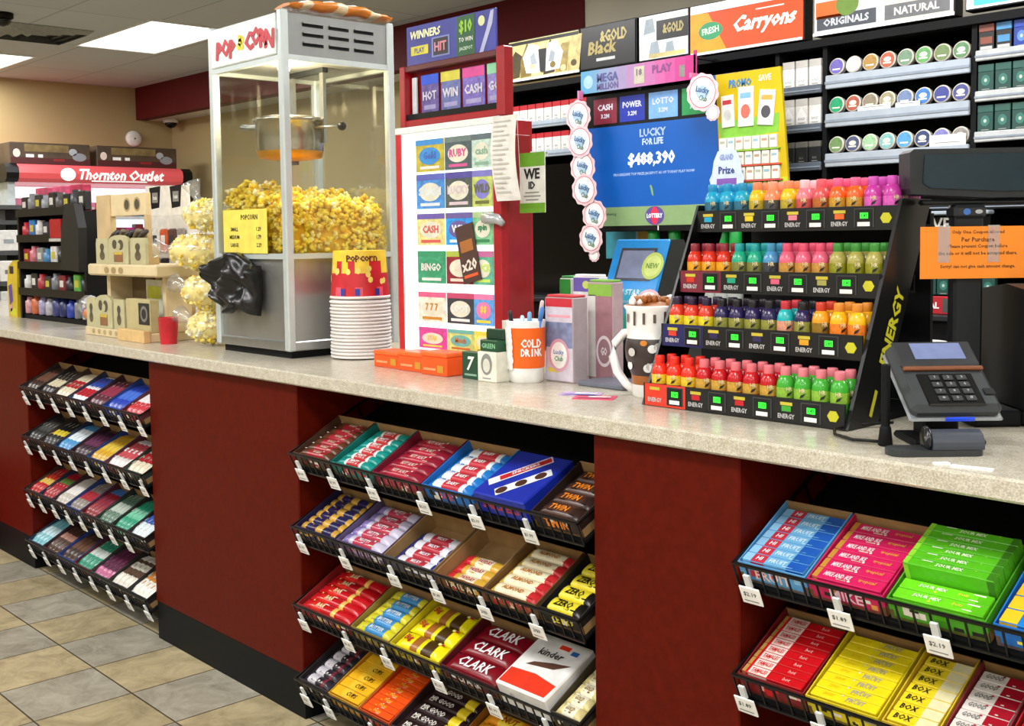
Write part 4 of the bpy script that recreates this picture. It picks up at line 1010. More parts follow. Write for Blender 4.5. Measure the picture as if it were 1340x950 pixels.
p.text(fm, 'COIN STAR', .016, mat('#cfe6f4', .4), .13, .03, .0075, -.015, -.018); p.text(fm, 'cash for coins', .010, mat('#bfe0f0', .4), .11, .02, .0075, -.02, -.042)
p.build('faceplate', ks)
s = MB(); s.rect(fm, .118, .088, mat('#3a4450', .3), .0072, .0, .056); s.rect(fm, .104, .074, mat('#7d88a4', .2, emit=.15), .0078, .0, .056); s.build('screen', ks)
st = MB(); st.disc(fm, .034, .036, mat('#c4dc6a', .4), .0085, .058, .052); st.disc(fm, .026, .028, mat('#d8e88a', .4), .0089, .058, .052); st.text(fm, 'NEW', .014, mat('#6a9a3a', .4), .04, .03, .0095, .058, .052); st.build('sticker', ks)
st = MB(); st.disc(fm, .046, .046, mat('#e3b6c2', .4), .0085, .070, -.055); st.disc(fm, .039, .039, WHITE, .0089, .070, -.055); st.text(fm, 'Lucky', .016, mat('#7a9ac8', .4), .05, .02, .0095, .070, -.055, .3, .7); st.build('sticker', ks)
MB().box(1.52, 1.69, .468, .475, WT, 1.03, BLACKM, .004).build('base_front', ks)
# --- mug shaped jar
jr = thing('novelty_jar', 'white and brown mug shaped jar with a big white handle beside the energy shots', 'jar', (1.897, .272, WT))
JW = mat('#f1f0ee', .3); JB = mat('#3a2f2d', .35, var=.25, scale=25); JT = mat('#a8642a', .4)
MB().lathe([(.040, 0, JW), (.044, .004, JW), (.044, .028, JW), (.045, .030, JT), (.046, .048, JT), (.047, .050, JB), (.058, .085, JB), (.060, .105, JB), (.056, .128, JB), (.054, .132, JW), (.056, .150, JW), (.057, .188, JW), (.062, .196, JW), (.060, .199, JW), (.052, .196, JT), (.03, .205, JT), (.0, .208, JT)], JW, 32, None, True, False).build('jar_body', jr, True)
MB().tube([(-.050, -.012, .140), (-.066, -.016, .136), (-.088, -.022, .112), (-.094, -.024, .082), (-.084, -.022, .05), (-.062, -.016, .022), (-.042, -.012, .008)], [.007, .009, .010, .010, .010, .009, .008], JW, 10).build('handle', jr, True)
p = MB()
def onj(a_, z, r_): a_ = math.radians(a_); return face_m((r_ * math.cos(a_), r_ * math.sin(a_), z), (-math.sin(a_), math.cos(a_), 0), (0, 0, 1))
for i in range(16): p.rect(onj(i * 22.5, .172, .0578), .006, .03 - (i % 3) * .006, mat('#5a4a42', .4), .0012)
for i, (a_, z) in enumerate(((-50, .108), (-38, .112), (-60, .066), (-54, .070), (-30, .09), (-95, .10), (-110, .07))): p.disc(onj(a_, z, .061 - (.007 if z < .08 else 0)), .010, .009, JW if i % 2 == 0 else mat('#c8c4c0', .4), .0012)
p.disc(onj(-68, .120, .0585), .008, .006, mat('#d8862a', .4), .0016)
p.build('pattern', jr, True)
cr = MB(); rnd = random.Random(9)
for i in range(26):
    a_ = rnd.uniform(0, 2 * PI); q = .052 * math.sqrt(rnd.random()); cr.blob((q * math.cos(a_), q * math.sin(a_), .206 + rnd.random() * .008), .010, JT if i % 3 else JW, i, 1, .3)
o = cr.build('crumb_topping', jr, True)

# --- energy shot display
EX0, EX1 = 1.968, 2.432
es = thing('energy_shot_display', 'black four tier counter display stocked with small energy shot bottles', 'display rack', ((EX0 + EX1) / 2, .30, WT))
TY = [.165, .222, .281, .341]; TZ = [.966, 1.084, 1.193, 1.318]
MB().box(EX0 + .004, EX1 - .004, .168, .52, WT + .0006, WT + .01, BLACKM).build('base', es)
MB().box(EX0 + .02, EX1 - .02, .505, .515, WT + .012, 1.34, BLACKM).build('back_panel', es)
for nm, x0, x1 in (('side_panel', EX0 - .006, EX0), ('side_panel', EX1, EX1 + .007)):
    b = MB(); lo, hi = (.16, .25)
    b.prism([(.160, WT + .0006), (.262, WT + .0006), (.452, 1.366), (.343, 1.366)], 'x', x0, x1, mat('#0a0b0c', .35))
    b.build(nm, es)
p = MB(); d = Vector((0, .19, .405)).normalized()
sm = face_m((EX1 + .0072, .300, 1.125), (0, d.y, d.z), (0, -d.z, d.y))
# the lettering runs up the slanted side
sm = face_m((EX1 + .0072, .316, 1.15), (0, .42, .907), (0, -.907, .42))
p.text(sm, 'ENERGY', .030, mat('#c8c42a', .4), .27, .06, .0006, -.02, 0); p.rect(sm, .05, .010, mat('#c8c42a', .4), .0006, -.170, .0)
p.build('side_lettering', es)
TIERC = [['or', 'or', 'or', 'red', 'red', 'red', 'red', 'red', 'grn', 'grn', 'grn', 'grn'],
         ['fla', 'fla', 'fla', 'nav', 'nav', 'nav', 'nav', 'aqua', 'nav', 'org', 'yor', 'yor'],
         ['fire', 'fire', 'fire', 'teal', 'teal', 'sky', 'pnk', 'pnk', 'pnk', 'oli', 'oli', 'oli'],
         ['cyn', 'cyn', 'cyn', 'yel', 'pea', 'yel', 'rose', 'ros2', 'tan', 'tan', 'mag', 'mag']]
BC = {'or': ('orange red', '#f0321c', '#e8c02a', '#e02a1c'), 'red': ('red', '#c01620', '#c89a3a', '#e0707a'), 'grn': ('green', '#3fa832', '#8ab83a', '#e07a86'), 'fla': ('flame red', '#d83a24', '#e8d02a', '#2a1a3a'),
      'nav': ('dark purple', '#2a2052', '#8a8a3a', '#15131c'), 'aqua': ('aqua', '#1fb0b4', '#d8947a', '#c0303a'), 'org': ('amber', '#f0a024', '#8a6a1a', '#c83a24'), 'yor': ('yellow orange', '#f6b414', '#e87a1a', '#d8862a'),
      'fire': ('fire red', '#d4301a', '#e8a01a', '#8a2434'), 'teal': ('teal', '#20a884', '#7a7a3a', '#1a9a9a'), 'sky': ('sky blue', '#4a90c0', '#3a3a44', '#3a8ab0'), 'pnk': ('pink', '#e0607e', '#c08a3a', '#d84a6a'),
      'oli': ('olive', '#a8a052', '#8a8a1a', '#3a8a34'), 'cyn': ('cyan', '#22a8d0', '#2a6a84', '#1a90c0'), 'yel': ('yellow', '#e8c41c', '#b8a02a', '#e08a5a'), 'pea': ('peach', '#f08a62', '#4a4a4a', '#f09a7a'),
      'rose': ('rose pink', '#e8808e', '#c84a4a', '#f0c0c8'), 'ros2': ('coral', '#d85a5a', '#b8642a', '#e05a6a'), 'tan': ('tangerine', '#ec6420', '#c8942a', '#e05a8a'), 'mag': ('magenta', '#c43aa0', '#d85ab8', '#c84ab0')}
PROTO = {}
def bottle(k):
    nm, body, lab, cap = BC[k]
    t = thing('energy_shot_bottle', nm, 'bottle')
    mb_ = mat(body, .22, var=.05)
    MB().lathe([(.014, 0), (.0165, .002), (.0168, .056), (.0158, .063), (.0125, .070), (.0092, .076)], mb_, 16, None, True).build('bottle_body', t, True)
    MB().lathe([(.0092, .074), (.0100, .075), (.0100, .0885), (.0090, .091), (.002, .0915)], mat(cap, .35), 14, None, True).build('cap', t, True)
    l = MB(); V = []; F = []; n = 16
    for z in (.034, .053):
        for i in range(n + 1): V.append((.0172 * math.cos(2 * PI * i / n), .0172 * math.sin(2 * PI * i / n), z))
    for i in range(n): F.append((i, i + 1, n + 2 + i, n + 1 + i))
    l.add(V, F, mat(lab, .35, var=.25, scale=160), None, True)
    fm = face_m((.0172 * math.cos(-.9), .0172 * math.sin(-.9), .0505), (math.sin(.9), math.cos(.9), 0), (0, 0, 1))
    l.text(fm, 'HR', .008, mat('#e8d9a8', .4), .011, .02, .001); l.poly(fm, [(-.005, -.014), (.002, -.011), (.006, -.004), (.002, -.006), (-.003, -.008)], mat('#1a1a1a', .4), .0012)
    l.build('label', t, True)
    return t
WORD = ['bottom', 'second', 'third', 'top']
for r_ in range(4):
    y0, z0 = TY[r_], TZ[r_]
    tr = MB().box(EX0, EX1, y0, y0 + .125, z0 - .004, z0, BLACKM)
    tr.box(EX0, EX1, y0 + .12, y0 + .124, z0, z0 + .03, BLACKM)
    o = tr.build('tier', es)
    sp = MB().box(EX0, EX1, y0 - .005, y0, z0 - .0095, z0 + .036, mat('#0d0e10', .35)); n = 8; wd = (EX1 - EX0 - .045) / n
    for i in range(n):
        x = EX0 + .004 + (i + .5) * wd; fm = front(x, y0 - .005, z0 + .013)
        if i < 2 and r_ < 3: sp.rect(fm, wd, .045, mat(('#e03a24', '#1c1c5a', '#7a1e32')[r_], .4), .0004)
        if i % 2 == 0:
            sp.rect(fm, .026, .006, mat('#c8b83a', .4), .0008, 0, .013); sp.rect(fm, .020, .010, mat(BC[TIERC[r_][min(11, int(i * 1.5))]][1], .4), .0008, 0, .004)
            sp.text(fm, 'ENERGY', .009, mat('#c8c8c8', .4), .036, .03, .001, 0, -.010)
    fm = front(EX1 - .022, y0 - .005, z0 + .013); sp.disc(fm, .012, .011, mat('#c8c42a', .4), .0008, 0, 0, 6)
    sp.build('label_strip', o).parent = o if False else o
    for i in range(1, n, 2):
        x = EX0 + .004 + (i + .5) * wd; fm = front(x, y0 - .005, z0 + .013)
        k = MB().box(-.021, .021, -.018, .019, 0, .0018, mat('#3a3d40', .35), .0015, fm); k.rect(fm, .037, .034, mat('#08090a', .3), .0021)
        k.rect(fm, .017, .011, LED, .0026, .001, .005); k.text(fm, ('2.99', '3.49')[i % 3 % 2], .0075, mat('#0a3a10', .4), .014, .03, .003, .001, .005); k.rect(fm, .026, .008, WHITE, .0026, 0, -.011)
        k.build('price_display', o)
    for q in range(3):
        for i in range(12):
            k = TIERC[r_][i]; nm = BC[k][0]
            x = EX0 + .024 + i * (EX1 - EX0 - .048) / 11; y = y0 + .0195 + q * .036
            lab = '%s energy shot bottle, %s from the jar end, %s row, %s tier' % (nm, NTH[i], ('front', 'middle', 'rear')[q], WORD[r_])
            Mx = Matrix.Translation((x + random.uniform(-.0008, .0008), y, z0 + .0008)) @ Matrix.Rotation(random.uniform(-.35, .35), 4, 'Z')
            if q == 2 and r_ < 3: continue
            if k in PROTO: instance(PROTO[k], Mx, lab, 'energy shot bottles on the counter display')
            else:
                t = bottle(k); t.matrix_basis = Mx; t['label'] = lab; t['group'] = 'energy shot bottles on the counter display'; PROTO[k] = t
# little cards hanging in the gaps of the display
# --- card terminal on its stand
YAW = math.atan2(.736, .677)
CTM = Matrix.Translation((2.604, .174, WT)) @ Matrix.Rotation(YAW, 4, 'Z')
ct = thing('card_terminal', 'dark grey card payment terminal with keypad and small screen on the worktop', 'card terminal', M=CTM)
TIL = Matrix.Translation((0, -.002, .103)) @ Matrix.Rotation(math.radians(33), 4, 'X') @ Matrix.Diagonal((.92, 1, 1, 1))
TG = mat('#363a3c', .42, var=.05, spec=.3)
b = MB().box(-.080, .080, -.080, .088, -.014, .012, TG, .010, TIL); b.box(-.082, .082, -.084, .086, -.016, -.009, mat('#8c9094', .35, .3), .006, TIL); b.build('housing', ct, True)
top = TIL @ Matrix.Translation((0, 0, .012))
s = MB().box(-.072, .072, .020, .084, 0, .006, mat('#25282b', .4), .003, top); s.rect(top, .092, .042, mat('#6f7aa0', .15, emit=.18), .0066, .005, .056)
s.build('screen', ct, True)
MB().box(-.070, .074, .010, .018, 0, .007, mat('#7a4426', .4), .002, top).build('reader_strip', ct, True)
k = MB().box(-.050, .050, -.074, .004, -.002, .002, mat('#0b0c0e', .2), .002, top)
for i in range(3):
    for j in range(4): k.box(-.030 + i * .024, -.012 + i * .024, -.066 + j * .017, -.054 + j * .017, .002, .0045, mat('#2e3033', .4), .002, top); k.text(top, '147*2580369#'[i * 4 + 3 - j], .006, mat('#a8acae', .5), None, .02, .0052, -.021 + i * .024, -.060 + j * .017)
k.build('keypad', ct, True)
MB().box(-.02, .03, -.0855, -.082, -.012, -.006, mat('#2a4ad0', .3, emit=.5), 0, TIL).build('reader_light', ct, True)
MB().box(.056, .074, -.05, -.035, .0005, .002, BLACK, 0, top).build('logo_plate', ct, True)
b = MB().box(-.03, .03, .0, .05, .004, .10, BLACKM, .004); b.box(-.06, .06, -.04, .06, 0, .012, BLACKM, .004); b.build('stand', ct, True)
# stylus post and its cable
sp = thing('stylus_post', 'thin black upright post at the near corner of the card terminal', 'post', (2.553, .085, WT))
MB().box(-.006, .006, -.006, .006, 0, .135, BLACKM, .002).build('post', sp, True)
MB().lathe([(.010, 0), (.012, .002), (.009, .03), (.007, .034)], BLACKM, 12).build('foot', sp, True)
cb = MB().tube([(2.548, .085, .961), (2.50, .075, .960), (2.45, .10, .960), (2.425, .14, .961), (2.432, .20, .962), (2.47, .26, .963)], .0028, BLACK, 6)
tag(cb.build('cable'), 'thin black cable looping over the worktop from the post to the display', 'cable')
# --- barcode scanner with rounded body
sc = thing('barcode_scanner', 'low dark grey barcode scanner lying at the front edge of the worktop', 'scanner', M=Matrix.Translation((2.648, .080, WT)) @ Matrix.Rotation(YAW, 4, 'Z'))
b = MB(); b.prism([(-.062 + .022 * math.cos(a_), .026 * math.sin(a_)) for a_ in [PI / 2 + i * PI / 10 for i in range(11)]] + [(.052 + .014 * math.cos(a_), .026 * math.sin(a_)) for a_ in [-PI / 2 + i * PI / 8 for i in range(9)]], 'z', 0, .010, mat('#2a2d30', .45)); b.build('base', sc, True)
SG = mat('#3a3f49', .4, var=.06)
b = MB(); pr = [(.026 * math.cos(a_), .017 + .022 * math.sin(a_)) for a_ in [-.3 + i * (PI + .6) / 14 for i in range(15)]]
b.prism(pr, 'x', -.018, .062, SG); b.build('scan_head', sc, True)
MB().lathe([(.0, 0), (.021, .001), (.022, .006)], mat('#1a1c20', .2), 20, Matrix.Translation((-.024, 0, .023)) @ Matrix.Rotation(PI / 2, 4, 'Y')).build('window', sc, True)
# --- register pole with customer display and orange notice
RM = Matrix.Translation((2.509, .448, WT)) @ Matrix.Rotation(YAW, 4, 'Z')
rg = thing('customer_display', 'black customer display on a tall pole above the orange notice', 'customer display', M=RM)
DK = mat('#26292c', .45, spec=.35)
b = MB().box(-.030, .06, -.12, .03, 0, .030, BLACKM, .006); b.box(.06, .33, -.12, .10, 0, .030, BLACKM, .006); b.build('base', rg, True)
MB().box(-.027, .027, -.018, .018, .03, .385, mat('#1a1d20', .45, spec=.3), .005).build('pole', rg, True)
b = MB().box(-.03, .03, -.024, .024, .372, .398, DK, .006); b.box(-.085, .11, -.016, .016, .398, .408, DK, .004); b.build('bracket', rg, True)
pr = [(-.115, .428), (-.112, .418), (.03, .410), (.16, .411), (.26, .420), (.262, .494), (.25, .502), (-.108, .500), (-.116, .494)]
b = MB().prism(pr, 'y', -.030, .03, DK); b.build('display_housing', rg, True)
s = MB(); s.prism([(-.092, .438), (-.08, .429), (.05, .422), (.16, .423), (.24, .430), (.242, .488), (.236, .492), (-.090, .490)], 'y', -.033, -.03, mat('#0a2633', .06, spec=.45)); s.build('screen', rg, True)
l = MB(); l.disc(face_m((-.008, -.0245, .385), (1, 0, 0), (0, 0, 1)), .007, .006, mat('#3a6ab8', .3), .0008); l.disc(face_m((.014, -.0245, .385), (1, 0, 0), (0, 0, 1)), .007, .004, mat('#a8acb0', .3), .0008); l.build('badge', rg, True)
on = thing('orange_notice', 'bright orange printed paper notice taped to the display pole', 'notice', M=RM @ Matrix.Translation((.0, -.024, .262)))
b = MB(); b.box(-.094, .125, -.003, -.001, .0, .096, mat('#f58a1c', .55, var=.04), .0004); b.build('paper', on, True)
fm = face_m((.012, -.003, .048), (1, 0, 0), (0, 0, 1)); p = MB(); dt = mat('#5a3410', .6)
for s_, h_, z_, w_ in (('Only One Coupon allowed', .0085, .037, .13), ('Per Purchase', .0085, .024, .075), ('Please present Coupon before', .0085, .011, .14), ('the sale or it will not be accepted there.', .0085, -.002, .19), ('Sorry! can not give cash amount change.', .0085, -.026, .17)):
    p.text(fm, s_, h_, dt, w_, .02, .0006, 0, z_)
p.build('print', on, True)
tp = MB()
for x in (-.062, .03): tp.box(x, x + .022, -.0036, -.003, .03, .098, glass_mat('clear_tape', '#ffffff', .14, .25, .22))
tp.build('tape', on, True)
# --- receipt printer and cables at the register
rp = thing('receipt_printer', 'bulky black receipt printer at the right edge of the picture behind the terminal', 'printer', M=Matrix.Translation((2.60, .52, WT + .0305)) @ Matrix.Rotation(YAW, 4, 'Z'))
b = MB().prism([(-.11, .0), (.12, .0), (.12, .205), (-.02, .222), (-.095, .215), (-.11, .18)], 'x', -.055, .22, mat('#0c0d0f', .4)); b.build('housing', rp, True)
b = MB().prism([(-.06, .215), (.08, .208), (.05, .31), (.02, .315)], 'x', .03, .22, mat('#15171a', .45)); b.build('paper_cover', rp, True)
MB().box(.02, .04, -.113, -.110, .14, .155, mat('#3a3d40', .3)).build('button', rp, True)
for c_, lab, pts in (('#2a9a84', 'green cable rising from the register base beside the black printer', [(-.02, -.13, .005), (.0, -.14, .03), (.012, -.135, .07), (.01, -.125, .10)]), ('#c4c8ca', 'white cable beside the green one at the register base', [(.03, -.13, .005), (.04, -.15, .05), (.055, -.14, .085), (.07, -.125, .105)]),
                     ('#101214', 'thick black cable curling before the printer', [(-.06, -.14, .005), (.0, -.17, .02), (.06, -.175, .055), (.14, -.16, .07), (.21, -.15, .072)])):
    M_ = rp.matrix_basis; o = MB().tube([M_ @ Vector(q) for q in pts], .0055 if c_ != '#101214' else .009, mat(c_, .4), 8).build('cable'); tag(o, lab, 'cable')
sl = MB(); sl.box(-.03, .03, -.006, .006, 0, .002, WHITE, 0, flat(2.735, .01, WT, .2)); sl.box(-.012, .012, -.005, .005, 0, .003, WHITE, 0, flat(2.69, .005, WT, .9)); tag(sl.build('paper_scrap'), 'white scrap of paper on the worktop edge right of the scanner', 'paper')
# things glimpsed behind the terminal
rl = thing('paper_roll', 'brown till roll standing behind the card terminal', 'paper roll', (2.305, .60, WT))
MB().lathe([(.030, 0), (.030, .095), (.024, .108), (.008, .112)], mat('#8a7458', .7), 24).build('roll', rl, True)
tb = thing('plastic_tub', 'white plastic tub behind the brown till roll', 'tub', (2.295, .705, WT))
MB().lathe([(.035, 0), (.045, .098), (.048, .10), (.048, .112), (.044, .112), (.04, .10), (.03, .006), (0, .006)], mat('#e2e2de', .4), 24, None, True, False).build('tub_body', tb, True)
hs = MB(); hs.tube([(2.38 + .035 * math.cos(a_), .60 + .02 * math.cos(a_), WT + .045 + .042 * math.sin(a_)) for a_ in [-.6 + i * 4.34 / 14 for i in range(15)]], .007, mat('#9a9da0', .3, .3), 8)
hs.blob((2.41, .615, WT + .022), .022, BLACK, 1, 2, .05); hs.blob((2.355, .585, WT + .022), .022, BLACK, 2, 2, .05)
tag(hs.build('headset'), 'grey and black headset lying between the till roll and the pole', 'headset')
# ---------------------------------------------------------------- tobacco wall behind the counter
YB = 2.45
FX = thing('tobacco_fixture', 'tall black shelving wall for tobacco behind the counter', 'shelving', (.7, 2.65, 0))
BX0, BX1 = -.95, 2.40
MB().box(BX0, BX1, 2.72, 2.76, 0, 2.12, BLACKM).build('back_panel', FX)
b = MB().box(BX0, BX1, 2.30, 2.72, 0, .98, BLACKM); b.box(BX0, BX1, 2.27, 2.72, .98, 1.0, DARKG, .003); b.build('base_cabinet', FX)
MB().box(BX0, BX1, YB - .02, 2.72, 2.045, 2.075, BLACKM).build('header_shelf', FX)
for x in (-.95, -.04, .715, .94, 1.555, 2.38):
    MB().box(x, x + .02, YB, 2.72, 1.0, 2.045, BLACKM).build('upright', FX)
MB().box(-.93, .73, YB - .005, YB + .015, 1.0, 1.66, BLACKG).build('dark_panel', FX)
def shelf_(x0, x1, z, m=BLACKM, lip=None, y=YB):
    MB().box(x0, x1, y, 2.70, z - .014, z, BLACKM).build('shelf', FX)
    if lip: 
        l = MB(); l.box(x0, x1, y - .014, y, z - lip, z + .004, m, .003); l.box(x0, x1, y - .017, y - .014, z - lip * .62, z - lip * .42, mat('#8f9bab', .4, .2)); l.build('price_channel', FX)
for z in (1.924, 1.772, 1.614): shelf_(.96, 1.555, z, SILV2, .050)
for z in (1.895, 1.74, 1.585): shelf_(.73, .94, z, mat('#5d6673', .4), .03)
for z in (1.88, 1.73): shelf_(-.93, .72, z, mat('#a9b6c2', .4), .03)
for z in (1.945, 1.800, 1.655): shelf_(1.575, 2.38, z, mat('#c0c4c6', .4), .034)
for z in (1.40, 1.16): shelf_(.73, 2.38, z, DARKG, .02)
# tins
TN = [[('violet', '#6a5fb0'), ('white', '#d6d6d2'), ('gold', '#a8813f'), ('orange red', '#b5563a'), ('grey green', '#6a8a6e'), ('leaf green', '#4f9a4a'), ('brown and green', '#5f7a3a'), ('dark green', '#3f7a3f')],
      [('emerald', '#1f9a6a'), ('rust red', '#a8503f'), ('taupe', '#8a7f6a'), ('beige', '#9a9272'), ('blue grey', '#6a80a8'), ('blue', '#2f74c0'), ('navy', '#2f3a8a'), ('indigo', '#3a3f84')],
      [('olive', '#6f8f5a'), ('slate', '#4a4f74'), ('pale green', '#9ac49a'), ('aqua', '#7ab4b4'), ('light blue', '#4f9ad0'), ('navy blue', '#2a3a6a'), ('lavender', '#7a7ab8'), ('grey', '#8a8682')]]
TNZ = [1.924, 1.772, 1.614]
P0 = None
for r_, row in enumerate(TN):
    for i, (nm, c_) in enumerate(row):
        M = Matrix.Translation((.998 + i * .0735, YB + .022, TNZ[r_] + .037)) @ Matrix.Rotation(math.radians(-8), 4, 'X') @ Matrix.Rotation(PI / 2, 4, 'X')
        t = thing('snuff_tin', 'round %s lidded tin, %s along the %s tin shelf' % (nm, NTH[i], ('top', 'middle', 'bottom')[r_]), 'tin', M=M, group='round tins on silver shelves')
        MB().lathe([(.031, -.014), (.0335, -.012), (.0335, .004)], mat('#b3a797' if r_ < 2 and i > 1 else '#cfcfcf', .35, .2), 24, None, True).build('tin_base', t, True)
        l = MB().lathe([(.0342, .003), (.0342, .011), (.032, .0135), (.001, .0135)], mat('#c9c4b8', .35), 24, None, True)
        l.disc(Matrix.Identity(4), .029, .029, mat(c_, .4, var=.25, scale=120), .0145, 0, 0, 20); l.disc(Matrix.Identity(4), .016, .010, mat('#d8d4c8' if i % 2 else c_, .4), .0152, 0, .002, 16); l.rect(Matrix.Identity(4), .034, .006, mat('#e4e0d4', .4), .0152, 0, -.012)
        l.build('lid', t, True)
for x0, x1, z, lab in ((1.10, 1.24, 1.772, 'white paper strip in front of the middle row tins'), (1.26, 1.36, 1.772, 'shorter white paper strip in front of the middle row tins'), (1.40, 1.54, 1.614, 'white card in front of the bottom row tins at the far end')):
    k = MB().box(x0, x1, YB - .004, YB - .002, z + .004, z + (.022 if z > 1.7 else .045), PAPER); k.rect(front((x0 + x1) / 2, YB - .004, z + .016), (x1 - x0) * .7, .003, mat('#9a9a9a'), .0006); tag(k.build('price_strip'), lab, 'paper strip')
# cigarette packs
PK = {}
def pack(x, z, w, h, kind, lab, grp, y=YB + .006):
    z += .0008
    key = (kind, w, h)
    if key not in PK:
        t = thing('cigarette_pack', lab, 'pack')
        base, top, band, txt = {'white': ('#e4e2de', '#8a8a8a', '#ffffff', 'GOLD'), 'redtop': ('#e8e6e2', '#b81f2a', '#e8e6e2', 'RED'), 'menthol': ('#1f4a44', '#2a5a52', '#3a7a6e', ''), 'dark': ('#26282a', '#6a6a64', '#9a9a90', 'BLK'), 'pale': ('#c8c4a8', '#8a8a7a', '#e4e0c8', ''), 'bluew': ('#d8e0e8', '#3a6ab0', '#e8eef2', 'BLUE'), 'blue': ('#1c3c9c', '#2a4ab8', '#5a8ad8', ''), 'blk1': ('#1e1e20', '#8a4a3a', '#c8c8c8', ''), 'blk2': ('#1e1e20', '#4a90c8', '#c8c8c8', '')}[kind]
        MB().box(-w / 2, w / 2, 0, .022, 0, h * .72, mat(base, .35, var=.08, scale=80), .0012).build('pack_body', t, True)
        MB().box(-w / 2, w / 2, 0, .022, h * .722, h, mat(top if kind != 'white' else '#bdbab6', .35), .0012).build('flip_top', t, True)
        p = MB(); fm = face_m((0, 0, h * .4), (1, 0, 0), (0, 0, 1))
        if kind in ('white', 'redtop'): p.poly(fm, [(-w * .42, -h * .05), (0, h * .28), (w * .42, -h * .05), (w * .42, -h * .3), (-w * .42, -h * .3)], mat(band, .4), .0006)
        if kind in ('menthol', 'blue'): p.disc(fm, w * .28, h * .2, mat(band, .4), .0006); p.disc(fm, w * .1, h * .07, mat('#b8c8c0', .4), .0009)
        if kind in ('blk1', 'blk2'): p.rect(fm, w * .8, h * .25, mat(top, .4), .0006); p.rect(fm, w * .8, h * .12, mat(band, .4), .0006, 0, -h * .28)
        if txt: p.text(fm, txt, h * .1, mat('#7a7a7a', .4), w * .6, .02, .0009, 0, -h * .18)
        p.rect(fm, w * .5, h * .03, mat('#a0a09a', .4), .0008, 0, -h * .34)
        p.build('print', t, True)
        PK[key] = t; t.matrix_basis = Matrix.Translation((x, y, z)); t['label'] = lab; t['group'] = grp
    else: instance(PK[key], Matrix.Translation((x, y, z)), lab, grp)
for r_, (z, k, nm) in enumerate(((1.899, 'white', 'white cigarette pack'), (1.744, 'white', 'white cigarette pack'), (1.589, 'dark', 'black and grey cigarette pack'))):
    for i in range(3): pack(.775 + i * .063, z, .056, .105 if r_ < 2 else .085, k, '%s, %s along the %s narrow shelf by the yellow board' % (nm, NTH[i], ('top', 'middle', 'lowest')[r_]), 'packs on the narrow shelves')
for r_, z in enumerate((1.884, 1.734)):
    for i in range(9): pack(-.885 + i * .060, z, .055, .090, 'redtop', 'red topped white cigarette pack, %s along the %s shelf behind the ticket dispenser' % (NTH[i], ('upper', 'lower')[r_]), 'red topped packs')
for i in range(4): pack(.40 + i * .075, 1.884, .058, .11, 'bluew', 'pale blue topped pack behind the yellow display, %s in its row' % NTH[i], 'pale packs behind the yellow display')
for i in range(11): pack(1.606 + i * .063, 1.9455, .055, .096, ('blk1', 'blk2', 'blue', 'blk2')[i % 4], '%s cigarette pack, %s along the top shelf right of the tins' % (('black and brown', 'black and blue', 'deep blue', 'black and blue')[i % 4], NTH[i]), 'packs right of the tins')
for r_, z in enumerate((1.804, 1.659)):
    for i in range(11): pack(1.606 + i * .063, z, .057, .095, 'menthol', 'dark green cigarette pack, %s along the %s green shelf right of the tins' % (NTH[i], ('upper', 'lower')[r_]), 'dark green packs')
for i in range(6): pack(1.40 + i * .055, 1.07, .05, .085, 'menthol', 'dark green pack behind the orange notice, %s in its low row' % NTH[i], 'low dark green packs', YB - .10)
b = thing('shelf_sign', 'red and grey price strip sign low on the wall behind the orange notice', 'sign', (1.55, 2.34, 1.0))
MB().box(1.36, 1.75, 2.335, 2.345, 1.0008, 1.066, mat('#b3202c', .4), .002).build('board', b)
p = MB(); fm = front(1.555, 2.335, 1.033); p.rect(fm, .12, .05, mat('#4a4e4c', .4), .0006, .02, 0); p.text(fm, 'SPECIAL', .024, WHITE, .12, .04, .0009, -.11, 0); p.text(fm, '2 for', .02, WHITE, .08, .04, .0009, .02, 0); p.build('print', b)
for i, (x, lab) in enumerate(((1.02, 'white folded card on the low shelf behind the energy shots, nearer the screen'), (1.14, 'white folded card on the low shelf behind the energy shots, nearer the pole'))):
    k = MB(); k.prism([(0, 0), (.05, 0), (.03, .10), (.026, .10)], 'x', x, x + .08, PAPER, Matrix.Translation((0, 2.452, 1.161))); tag(k.build('tent_card'), lab, 'card')
k = MB().box(.74, 1.20, 2.29, 2.31, 1.0008, 1.06, mat('#e8e8e6', .4), .003); k.rect(front(.97, 2.29, 1.03), .4, .004, mat('#b8b8b8'), .0006); tag(k.build('white_box_lid'), 'long white panel on the low back counter behind the energy shots', 'panel')
t = thing('brand_sign', 'black sign with bold white letters peeking above the orange notice', 'sign', (1.50, 2.44, 1.28))
MB().box(1.38, 1.64, 2.434, 2.448, 1.28, 1.362, BLACKM, .002).build('board', t); MB().box(1.37, 1.65, 2.40, 2.449, 1.362, 1.377, SILV2, .004).build('ledge', t)
p = MB(); p.text(front(1.50, 2.434, 1.328), 'VELO', .05, WHITE, .20, .02, .0009); p.build('print', t)
